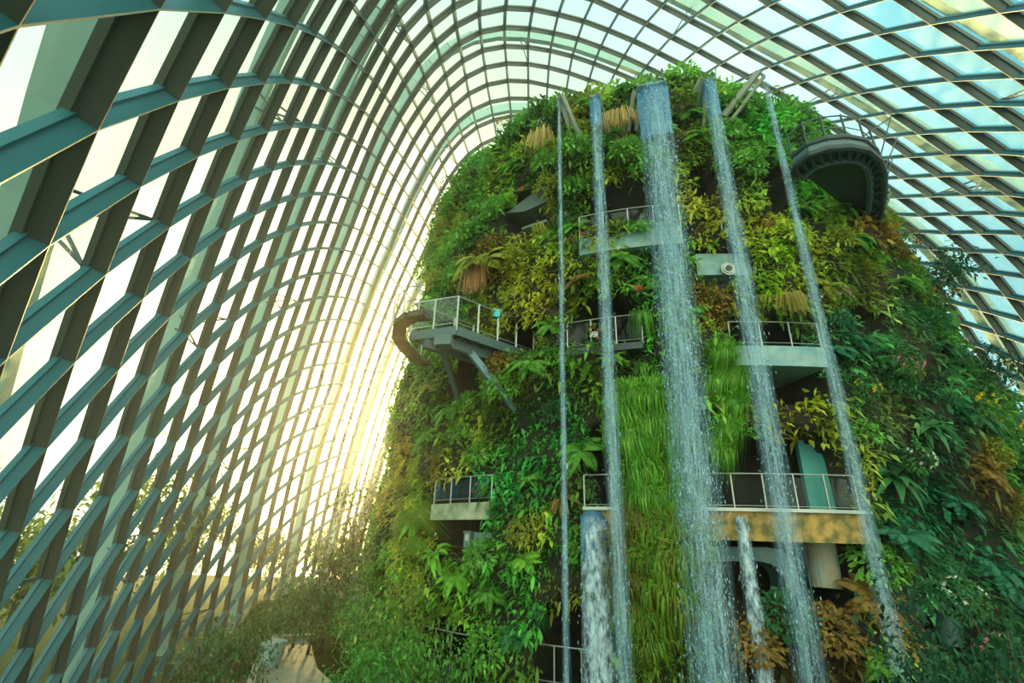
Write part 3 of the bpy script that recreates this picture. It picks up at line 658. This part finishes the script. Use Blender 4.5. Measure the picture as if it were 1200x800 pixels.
# ------------------------------------------------------------------ hanging loop walkway at the upper right
ZL = 19.0
out_px = [(930, 192), (948, 178), (970, 171), (995, 169), (1016, 173), (1029, 184), (1035, 200), (1035, 220), (1032, 244), (1026, 262)]
in_px = [(940, 205), (955, 193), (974, 187), (994, 185), (1008, 188), (1016, 196), (1019, 208), (1019, 224), (1017, 244), (1010, 260)]
po = [at_z(x, y, ZL) for x, y in out_px]; pi = [at_z(x, y, ZL) for x, y in in_px]
e = empty('loop_walkway', sum(po)/len(po)-[0, 0, .4]); tag(e, 'dark looping walkway hung from cables at the upper right of the mountain', 'walkway'); L = np.array(e.location)
q = MB(); n = len(po); q.add([p+[0, 0, .3] for p in po]+[p+[0, 0, .3] for p in pi]+[p for p in po]+[p for p in pi], [(k, k+1, n+k+1, n+k) for k in range(n-1)]+[(2*n+k, 3*n+k, 3*n+k+1, 2*n+k+1) for k in range(n-1)]+[(k, 2*n+k, 2*n+k+1, k+1) for k in range(n-1)]+[(n+k, n+k+1, 3*n+k+1, 3*n+k) for k in range(n-1)])
q.build('slab', M['deckside'], e, L)
q = MB(); q.prism([p+[0, 0, .12] for p in pi], .16); q.build('inner_deck', M['dark'], e, L)
q = MB(); q.tube([p-[0, 0, .12] for p in po], .13, 8); q.tube([p+[0, 0, .35] for p in po], .1, 8); q.build('edge_tube', M['dark'], e, L)
q = MB(); q.tube([p-[0, 0, .1] for p in pi], .12, 8); q.build('inner_edge_tube', M['deckside'], e, L)
for k in range(n-1):
    for f_ in (0, .5):
        a = po[k]+(po[k+1]-po[k])*f_; b = pi[k]+(pi[k+1]-pi[k])*f_; q = MB(); q.bar(a-[0, 0, .1], b-[0, 0, .1], .12, .2); q.build('cross_rib', M['dark'], e, L)
q = MB(); q.tube([p+[0, 0, 1.35] for p in po], .03, 6); q.tube([p+[0, 0, .8] for p in po], .02, 6); ra = q.build('railing', M['deckside'], e, L)
for p in po: q = MB(); q.bar(p+[0, 0, .2], p+[0, 0, 1.4], .05, .05); q.build('post', M['dark'], ra, L)
for (x, y), (x2, y2) in (((1030, 190), (1044, 137)), ((1034, 205), (1052, 160)), ((1000, 168), (1044, 137)), ((1034, 230), (1046, 185))):
    q = MB(); a = at_z(x, y, ZL+.3); q.tube([a, dome_hit(x2, y2)], .035, 5); q.build('cable', M['dark'], e, L)

# ------------------------------------------------------------------ individual plants
def proto_mesh(parts, name):
    V = np.vstack([p[0] for p in parts]); n = 0; F = []
    for p in parts: F.append(p[1]+n); n += len(p[0])
    return fast_mesh(name, V, np.vstack(F), M['leafv'], cols=np.vstack([p[2] for p in parts]))
def jit(c, n, s=.18): return np.clip(np.array(c)[None]*np.exp(rng.normal(0, s, (n, 1))), .01, .9)
def fern_mesh(c, nf=13, Lf=1.0, pin=13, droop=.8):
    parts = []
    for k in range(nf):
        a = 2*PI*k/nf+rng.normal(0, .2); el = rng.uniform(.35, 1.2); L_ = Lf*rng.uniform(.75, 1.15); h = np.array([math.cos(a), math.sin(a), 0]); s = np.array([-math.sin(a), math.cos(a), 0])
        t = (np.arange(pin*2)+.8)/(pin*2+1); r_ = h[None]*(t*L_*math.cos(el*.6))[:, None]; r_[:, 2] = t*L_*math.sin(el)*1.0-droop*t**2*L_
        tan = np.gradient(r_, axis=0); tan /= np.linalg.norm(tan, axis=1)[:, None]
        w_ = .30*Lf*np.sin(np.clip(t, 0.05, .98)*PI)**.7*(1-.45*t)
        for sd in (-1, 1):
            d = s[None]*sd+tan*.45+np.array([0, 0, -.15]); V, F, C_ = leaf_cloud(r_, d, w_, w_*.30, np.full(len(t), .22), jit(c, len(t), .1)*(1+.25*t[:, None])); parts.append((V, F, C_))
        V, F, C_ = leaf_cloud(r_[:-1], np.diff(r_, axis=0), np.linalg.norm(np.diff(r_, axis=0), axis=1)*1.1, np.full(len(t)-1, .02), np.zeros(len(t)-1), jit((c[0]*.7, c[1]*.6, c[2]), len(t)-1)); parts.append((V, F, C_))
    return proto_mesh(parts, 'fern')
def bush_mesh(c, n=420, R=.75, size=.2, wide=.5, name='shrub'):
    u = rng.normal(0, 1, (n, 3)); u /= np.linalg.norm(u, axis=1)[:, None]; u[:, 2] = np.abs(u[:, 2])*.9-.15
    P = u*R*(rng.uniform(.35, 1, (n, 1)))**.6; d = u+rng.normal(0, .5, (n, 3)); s = size*rng.uniform(.6, 1.3, n)
    return proto_mesh([leaf_cloud(P, d, s, s*wide, rng.uniform(.1, .7, n), jit(c, n, .28))], name)
def broad_mesh(c, n=22, L_=.95, W_=.2):
    parts = []
    for k in range(n):
        a = rng.uniform(0, 2*PI); el = rng.uniform(.3, 1.25); base_ = np.zeros(3); seg = 5; prev = None; V = []; w0 = W_*rng.uniform(.7, 1.2); ll = L_*rng.uniform(.7, 1.15)
        h = np.array([math.cos(a), math.sin(a), 0]); s = np.array([-math.sin(a), math.cos(a), 0])
        for j in range(seg+1):
            t = j/seg; p = h*t*ll*math.cos(el*.7)+np.array([0, 0, ll*(math.sin(el)*t-.75*t*t)]); ww = w0*math.sin(PI*min(.97, .08+.9*t))/2+.004
            V += [p-s*ww+[0, 0, .03], p, p+s*ww+[0, 0, .03]]
        F = [(3*j+q, 3*j+q+1, 3*j+q+4, 3*j+q+3) for j in range(seg) for q in (0, 1)]
        parts.append((np.array(V), np.array(F), np.repeat(jit(c, 1, .2), len(V), 0)))
    return proto_mesh(parts, 'broadleaf')
def grass_mesh(c, n=190, L_=1.6, W_=.022, spread=.35, c2=None):
    parts = []; seg = 4; V = []; F = []; C_ = []
    for k in range(n):
        a = rng.uniform(0, 2*PI); o = rng.uniform(0, spread)*np.array([math.cos(a), math.sin(a), 0]); ll = L_*rng.uniform(.5, 1.1); b = rng.uniform(.05, .5); s = np.array([-math.sin(a), math.cos(a), 0]); h = np.array([math.cos(a), math.sin(a), 0])
        cc = np.array(c if c2 is None or rng.random() < .7 else c2)*math.exp(rng.normal(0, .25)); n0 = len(V)
        for j in range(seg+1):
            t = j/seg; p = o+h*b*ll*.55*math.sin(t*1.6)+np.array([0, 0, ll*(.28*math.sin(min(1, t*2.2)*PI)*.5-.95*t*t)]); ww = W_*(1-t*.8)
            V += [p-s*ww, p+s*ww]; C_ += [cc, cc]
        F += [(n0+2*j, n0+2*j+1, n0+2*j+3, n0+2*j+2) for j in range(seg)]
    return proto_mesh([(np.array(V), np.array(F), np.clip(np.array(C_), .01, .9))], 'hanging_grass')
def brom_mesh(c, c2):
    parts = []
    for col, n, L_, e0 in ((c, 20, .7, .55), (c2, 9, .36, 1.15)):
        a = rng.uniform(0, 2*PI, n); el = rng.normal(e0, .15, n); d = np.stack([np.cos(a)*np.cos(el), np.sin(a)*np.cos(el), np.sin(el)], 1)
        parts.append(leaf_cloud(np.zeros((n, 3))+[0, 0, .05], d, L_*rng.uniform(.8, 1.2, n), np.full(n, .09), np.full(n, .25), jit(col, n)))
    return proto_mesh(parts, 'bromeliad')
def flower_mesh(c, cg, nfl=22, size=.1):
    n = 200; u = rng.normal(0, 1, (n, 3)); u /= np.linalg.norm(u, axis=1)[:, None]; P = u*.5
    parts = [leaf_cloud(P, u+rng.normal(0, .4, (n, 3)), np.full(n, .2), np.full(n, .09), np.full(n, .4), jit(cg, n, .25))]
    for k in range(nfl):
        v = rng.normal(0, 1, 3); v[2] = abs(v[2])*.6; v /= np.linalg.norm(v); m_ = 7; a = np.arange(m_)/m_*2*PI; x = np.cross(v, [0, 0, 1.01]); x /= np.linalg.norm(x); y = np.cross(v, x)
        d = np.cos(a)[:, None]*x+np.sin(a)[:, None]*y+v*.5; parts.append(leaf_cloud(np.repeat((v*.58)[None], m_, 0), d, np.full(m_, size), np.full(m_, size*.6), np.zeros(m_), jit(c, m_, .12)))
    return proto_mesh(parts, 'flowering_plant')
G = dict(bright=(.22, .50, .05), lime=(.46, .62, .06), mid=(.14, .37, .05), dark=(.045, .19, .06), blue=(.035, .21, .11), olive=(.30, .34, .04), brown=(.28, .18, .04))
CW = dict(bright='bright green', lime='yellow-green', mid='mid-green', dark='dark green', blue='blue-green', olive='olive', brown='brownish')
PRO = {}
for k in ('bright', 'lime', 'mid', 'olive', 'dark', 'blue', 'brown'):
    PRO['fern', k] = fern_mesh(G[k]); PRO['shrub', k] = bush_mesh(G[k]); PRO['broadleaf', k] = broad_mesh(G[k]); PRO['tuft', k] = grass_mesh(G[k], 130, 1.1)
GRASS = [grass_mesh((.13, .42, .04), 420, 1.5, .012, .6, c2=(.26, .46, .05)), grass_mesh((.17, .36, .03), 420, 1.7, .012, .6, c2=(.30, .30, .04)), grass_mesh((.20, .24, .04), 380, 1.5, .012, .6, c2=(.28, .17, .04))]
LAND = [(560, 330, 'above the viewing platform'), (600, 290, 'right of the beard-like root bundle'), (560, 440, 'under the viewing platform'), (560, 230, 'beside the wedge-shaped opening at upper left'), (640, 170, 'at the top left rim of the mountain'),
        (720, 180, 'between the left spouts near the rim'), (730, 240, 'above the highest curved walkway'), (730, 300, 'below the highest curved walkway'), (640, 380, 'left of the thinly railed middle-left cave'), (715, 430, 'below the thinly railed middle-left cave'),
        (850, 250, 'between the two broad right waterfalls'), (900, 290, 'right of the round spotlight'), (870, 150, 'below the steel arm near the rim'), (950, 190, 'left of the looping walkway'), (1010, 300, 'below the looping walkway'),
        (830, 370, 'left of the rust-streaked curved walkway'), (990, 400, 'right of the rust-streaked curved walkway'), (910, 490, 'under the rust-streaked curved walkway'), (1070, 430, 'on the upper right shoulder of the mountain'), (1010, 560, 'right of the long stained walkway'),
        (1110, 540, 'on the far right slope'), (620, 500, 'in the middle of the left face'), (640, 600, 'left of the left end of the long walkway'), (500, 560, 'beside the sunlit left edge'), (490, 640, 'left of the mossy balcony'), (600, 660, 'right of the mossy balcony'),
        (540, 690, 'below the green equipment boxes'), (600, 750, 'between the two lowest caves'), (930, 740, 'on the rock below the tunnel mouth'), (1040, 650, 'right of the pale round column'), (1140, 660, 'at the lower right edge'), (780, 430, 'behind the widest waterfall'), (660, 300, 'between the two thin left waterfalls')]
LW = np.array([(a, b) for a, b, _ in LAND], float)
SH = dict(fern=('fern with arching fronds', 'fern'), shrub=('small-leaved bush', 'shrub'), broadleaf=('broad strap-leaved plant', 'plant'), tuft=('drooping grass tuft', 'grass'))
def plant(name, me, pos, nrm, sc, label, cat, group, tilt=.6, spin=None):
    o = bpy.data.objects.new(name, me); COL.objects.link(o)
    z = Vector(tuple(np.array(nrm)*tilt+np.array([0, 0, 1-tilt*.5]))).normalized()
    q = z.to_track_quat('Z', 'Y'); o.rotation_mode = 'QUATERNION'
    from mathutils import Quaternion
    o.rotation_quaternion = q @ Quaternion((0, 0, 1), random.uniform(0, 6.28) if spin is None else spin)
    o.location = tuple(pos); o.scale = (sc,)*3; tag(o, label, cat, group, 'thing'); return o
pts = []
tries = 0
while len(pts) < 262 and tries < 9000:
    tries += 1; th = rng.uniform(-1.35, 1.35); z = rng.uniform(1.5, 25.6); m_, _ = open_mask(np.array([th]), np.array([z]))
    if m_[0] > .2: continue
    p = tpt(th, z, .15)
    x, y = proj(p)
    if not (430 < x < 1215 and 80 < y < 820): continue
    if 470 < x < 640 and 335 < y < 425: continue
    if any(((p-q_[0])**2).sum() < .95**2 for q_ in pts): continue
    pts.append((p, th, z, x, y))
for p, th, z, x, y in pts:
    c = species_shade(p[None])[0]; k = min(G, key=lambda g_: sum((math.log(G[g_][i]+.03)-math.log(c[i]+.03))**2 for i in range(3)))
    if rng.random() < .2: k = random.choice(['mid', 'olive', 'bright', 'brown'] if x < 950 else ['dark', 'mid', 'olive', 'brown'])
    kind = rng.choice(['fern', 'shrub', 'broadleaf', 'tuft'], p=[.36, .36, .13, .15]); me = PRO[kind, k]
    place = LAND[int(np.argmin(((LW-[x, y])**2).sum(1)))][2]
    lab = f'{CW[k]} {SH[kind][0]} {place}'
    l_ = lump(p[None], .4, .7)[0]*(z < 26.3)
    plant(kind if kind != 'tuft' else 'grass_tuft', me, p+tnorm(th)*(l_+.0), tnorm(th), rng.uniform(.7, 1.25), lab, SH[kind][1], lab)
# special plants
def on(px, py, off=.3): p, th, z = thit(px, py); l_ = lump(p[None], .4, .7)[0]; return p+tnorm(th)*(off+max(0, l_)), tnorm(th)
p, n_v = on(575, 312, .5); plant('tree_fern', fern_mesh((.34, .38, .05), 18, 1.5, 16, .75), p, n_v, 1.15, 'large olive-gold tree fern above the viewing platform', 'fern', None)
def beard(px, py, w_, h_, col, label):
    p, n_v = on(px, py, .7); V = []; F = []; C_ = []
    for k in range(150):
        a = rng.normal(0, w_*.35); b = rng.normal(0, .12); L_ = h_*rng.uniform(.5, 1); s = np.array([-n_v[1], n_v[0], 0]); o = s*a+n_v*b; n0 = len(V); cc = np.array(col)*math.exp(rng.normal(0, .25))
        for j in range(4):
            t = j/3; q_ = o*(1+.25*t)+np.array([0, 0, -L_*t]); V += [q_-s*.02*(1-t*.5), q_+s*.02*(1-t*.5)]; C_ += [cc, cc]
        F += [(n0+2*j, n0+2*j+1, n0+2*j+3, n0+2*j+2) for j in range(3)]
    o = link('hanging_roots', fast_mesh('hanging_roots', np.array(V), np.array(F), M['leafv'], cols=np.clip(np.array(C_), 0, .9))); o.location = tuple(p); tag(o, label, 'roots')
beard(570, 322, .9, 1.3, (.62, .34, .16), 'reddish-brown beard of dead fronds hanging above the viewing platform')
beard(641, 165, .7, 1.1, (.55, .42, .14), 'straw-coloured beard of dry fronds left of the thinnest waterfall')
beard(725, 145, .9, .9, (.50, .36, .12), 'tan fringe of dry roots between the second and widest waterfalls')
beard(912, 358, .55, .8, (.30, .26, .04), 'golden drooping fringe above the rust-streaked curved walkway')
# the hanging grass curtain: clump over clump in front of the long walkway
gc = [(742, 470), (765, 470), (728, 492), (752, 500), (775, 498), (735, 520), (760, 528), (785, 520), (748, 552), (770, 560), (790, 552), (752, 585), (775, 592), (795, 585), (742, 612), (765, 622), (787, 618), (728, 640), (752, 652), (776, 655), (798, 645), (738, 678), (762, 688), (786, 685), (748, 715), (774, 722), (760, 745), (735, 700), (800, 700)]
for k, (x, y) in enumerate(gc):
    p, n_v = on(x, y-12, .75 if 560 < y < 700 else .45)
    band = 'in front of the long walkway' if 545 < y < 640 else ('above the long walkway' if y <= 545 else 'below the long walkway, beside the widest waterfall')
    lab = 'bright hanging grass clump in the green curtain '+band; plant('hanging_grass_clump', GRASS[0 if y < 600 else (1 if x > 745 else 2)], p, n_v, rng.uniform(.9, 1.45), lab, 'grass', lab, tilt=.8)
for x, y in ((838, 445), (852, 470), (846, 500), (835, 525), (856, 440), (842, 415), (500, 600), (478, 610), (490, 635)):
    p, n_v = on(x, y, .3); lab = 'bright hanging grass clump between the widest waterfall and the curved rust-streaked walkway' if x > 700 else 'yellow-green hanging grass clump on the left edge beside the mossy balcony'
    plant('hanging_grass_clump', GRASS[0 if x > 700 else 1], p, n_v, .95, lab, 'grass', lab, tilt=.8)
FL = {}
for nm, c in (('red', (.75, .09, .05)), ('orange', (.9, .32, .04)), ('pink', (.80, .30, .42)), ('white', (.85, .85, .8)), ('yellow', (.85, .62, .05)), ('silver', (.45, .58, .50))): FL[nm] = flower_mesh(c, (.06, .2, .04), 14 if nm != 'silver' else 60, .10 if nm != 'silver' else .12)
for nm, px, py, sc, place in (('red', 1035, 292, .8, 'below the looping walkway'), ('red', 1075, 353, .8, 'on the right skyline of the mountain'), ('orange', 705, 400, .7, 'beside the thin middle-left walkway'), ('red', 683, 292, .6, 'under the highest walkway'), ('orange', 640, 408, .5, 'at the right end of the viewing platform'),
        ('pink', 1050, 430, .7, 'on the right shoulder of the mountain'), ('yellow', 1056, 440, .5, 'just below the pink flowers on the right shoulder'), ('yellow', 1125, 476, .9, 'on the far right slope'), ('yellow', 1150, 500, .7, 'low on the far right slope'), ('white', 645, 152, .6, 'near the top left of the thinnest waterfall'),
        ('pink', 540, 222, .8, 'on the left skyline near the wedge-shaped opening'), ('pink', 975, 350, .6, 'behind the rightmost waterfall'), ('yellow', 1005, 458, .6, 'right of the rightmost waterfall at mid height'), ('white', 1062, 540, .7, 'beside the rightmost waterfall low down'), ('orange', 598, 155, .7, 'on the upper left rim'),
        ('red', 730, 170, .5, 'between the second and widest waterfalls'), ('pink', 660, 262, .5, 'behind the thinnest waterfall'), ('pink', 1150, 770, 1.1, 'at the lower right corner'), ('pink', 450, 600, .8, 'at the lower left edge of the mountain'), ('yellow', 420, 735, .7, 'beside the footpath'), ('white', 1110, 700, .9, 'in the dark lower right'),
        ('silver', 1005, 238, 1.0, 'beneath the looping walkway'), ('silver', 985, 205, .8, 'against the looping walkway'), ('orange', 832, 352, .4, 'left of the rust-streaked walkway'), ('red', 570, 575, .4, 'right of the mossy balcony'), ('red', 900, 118, .5, 'on the top right rim')):
    p, n_v = on(px, py, .45); plant('flowering_plant', FL[nm], p, n_v, sc*1.1, f'plant with {"silvery leaf rosettes" if nm == "silver" else nm + " flowers"} {place}', 'flowers', None)
for px, py, place in ((1040, 270, 'above the red flowers of the right face'), (750, 350, 'left of the widest waterfall at mid height'), (618, 230, 'under the wedge-shaped opening'), (880, 110, 'on the rim by the steel arm')):
    p, n_v = on(px, py, .35); plant('bromeliad', brom_mesh((.20, .34, .06), (.7, .10, .05)), p, n_v, 1.0, 'green bromeliad with red heart '+place, 'bromeliad', None)

# ------------------------------------------------------------------ garden beds and trees round the foot
def tree_crown(c, R, H, n, size):
    parts = []; cl = rng.normal(0, 1, (26, 3)); cl /= np.linalg.norm(cl, axis=1)[:, None]; cl = cl*rng.uniform(.3, 1, (26, 1))*[R, R, H*.42]+[0, 0, H*.62]
    k = rng.integers(0, 26, n); P = cl[k]+rng.normal(0, 1, (n, 3))*R*.24; d = rng.normal(0, 1, (n, 3))+[0, 0, -.2]; s = size*rng.uniform(.6, 1.3, n)
    return proto_mesh([leaf_cloud(P, d, s, s*.45, rng.uniform(.1, .7, n), jit(c, n, .3))], 'foliage'), cl
def tree(px, py, d, H, R, c, label, n=1500, size=.26, trunk=.09, cat='tree', name='tree', z=0.0):
    b = at_d(px, py, d); b[2] = z; e = empty(name, b); tag(e, label, cat); me, cl = tree_crown(c, R, H, n, size); link('foliage', me, e)
    q = MB(); q.tube([(0, 0, 0), (.1, .05, H*.3), (0, .1, H*.6), (.05, 0, H*.85)], trunk, 8, trunk*.3)
    for k in range(0, 26, 3): q.tube([(0, .05, H*.35), tuple(cl[k]*.6+np.array([0, 0, H*.14])), tuple(cl[k])], trunk*.4, 5, trunk*.12)
    q.build('trunk', M['bark'], e, smooth=True); return e
tree(412, 640, 33, 8.8, 1.7, (.12, .13, .02), 'tall thin backlit tree with gaps of sun at the left foot of the mountain', 1500, .24)
tree(438, 640, 31, 9.6, 1.9, (.14, .15, .03), 'taller backlit tree touching the sunlit left edge of the mountain', 1900, .25)
tree(392, 650, 32, 6.0, 1.5, (.07, .13, .03), 'smaller dark tree left of the two backlit trees', 1300, .24)
tree(372, 690, 31, 4.4, 1.9, (.06, .17, .05), 'rounded dark green bush at the end of the footpath', 1700, .24, cat='shrub', name='tree_shrub')
tree(352, 700, 33, 3.4, 1.6, (.05, .12, .04), 'low dark bush left of the rounded bush behind the kerb', 1300, .22, cat='shrub', name='tree_shrub')
tree(262, 760, 20, 3.1, 1.25, (.05, .13, .04), 'leafy dark shrub rising against the glass, left of the footpath', 1700, .17, cat='shrub', name='tree_shrub')
tree(286, 760, 22, 3.4, 1.1, (.06, .13, .03), 'taller spindly shrub behind the leafy dark one left of the path', 1200, .17, cat='shrub', name='tree_shrub')
tree(240, 790, 18, 2.2, 1.0, (.07, .18, .05), 'nearest low shrub at the bottom left corner of the planting', 1100, .16, cat='shrub', name='tree_shrub')
for px, d, H, R, c, lab in ((432, 23, 3.4, 1.9, (.08, .30, .05), 'bright green mound of foliage right of the footpath'), (432, 19, 2.3, 1.1, (.10, .38, .06), 'light green low bush nearest the footpath'), (462, 21, 4.2, 1.9, (.20, .34, .05), 'tall yellow-green bush at the left foot of the mountain'),
        (432, 27, 5.6, 2.0, (.10, .22, .05), 'mid-green bush rising behind the mound by the footpath'), (485, 18.5, 2.7, 1.7, (.12, .33, .05), 'green bush at the bottom edge left of the lowest cave'), (455, 17.5, 1.8, 1.0, (.08, .26, .05), 'small green bush at the bottom edge beside the footpath')):
    tree(px, 780, d, H, R, c, lab, 2000, .19, .05, 'shrub', 'tree_shrub')
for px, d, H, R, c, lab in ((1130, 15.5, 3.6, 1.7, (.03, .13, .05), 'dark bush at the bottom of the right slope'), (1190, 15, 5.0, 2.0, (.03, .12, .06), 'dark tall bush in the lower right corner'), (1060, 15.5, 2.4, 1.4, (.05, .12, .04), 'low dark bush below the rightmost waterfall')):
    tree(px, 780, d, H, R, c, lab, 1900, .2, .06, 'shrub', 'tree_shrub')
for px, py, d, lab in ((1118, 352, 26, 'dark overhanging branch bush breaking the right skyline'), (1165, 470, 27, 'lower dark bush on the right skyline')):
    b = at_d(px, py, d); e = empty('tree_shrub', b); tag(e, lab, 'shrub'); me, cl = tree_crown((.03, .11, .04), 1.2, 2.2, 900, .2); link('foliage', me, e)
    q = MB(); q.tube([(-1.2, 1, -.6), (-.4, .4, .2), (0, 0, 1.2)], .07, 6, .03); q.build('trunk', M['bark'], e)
# pale planter at the path side
b = at_d(322, 742, 29); b[2] = 0; q = MB(); q.tube([b, b+[0, 0, .5], b+[0, 0, 1.1]], .42, 14, .62); o = q.build('planter', M['concrete']); tag(o, 'pale tapered planter standing at the left of the footpath end', 'planter')
# land and trees outside the glass
def outside_tree(az, d, H, R, c, lab):
    b = np.array([math.sin(az)*d, math.cos(az)*d, 0]); e = empty('outside_tree', b); tag(e, lab, 'tree', 'trees outside the glass'); me, cl = tree_crown(c, R, H, 2400, .5); link('foliage', me, e)
    q = MB(); q.tube([(0, 0, 0), (0, 0, H*.7)], .3, 8, .1); q.build('trunk', M['bark'], e)
for k, az in enumerate(np.linspace(-1.0, -.33, 8)):
    t_ = np.arange(5, 140, .5); D_ = np.stack([np.sin(az)*t_, np.cos(az)*t_, t_*0+3], 1); dd = t_[np.argmax(dome_G(D_) > 1)]+9+(k % 2)*8
    outside_tree(az, max(dd, 44), 8.5+2.2*math.sin(k*1.7), 3.6, (.20, .26, .05), 'blurred yellow-green tree outside the glass wall')

# ------------------------------------------------------------------ the cool mist that the garden is kept in
m = bpy.data.materials.new('mist'); m.use_nodes = True; t = m.node_tree; t.nodes.clear()
v = nd(t, 'ShaderNodeVolumeScatter'); v.inputs['Density'].default_value = .0015; v.inputs['Anisotropy'].default_value = .8; v.inputs['Color'].default_value = (1, .97, .9, 1)
o = nd(t, 'ShaderNodeOutputMaterial'); t.links.new(v.outputs[0], o.inputs['Volume'])
g = MB(); g.prism([(-80, -4, -4.45), (60, -4, -4.45), (60, 122, -4.45), (-80, 122, -4.45)], 66); o = g.build('mist', m); tag(o, 'thin cool mist hanging in the air under the glass vault', 'mist', None, 'stuff')
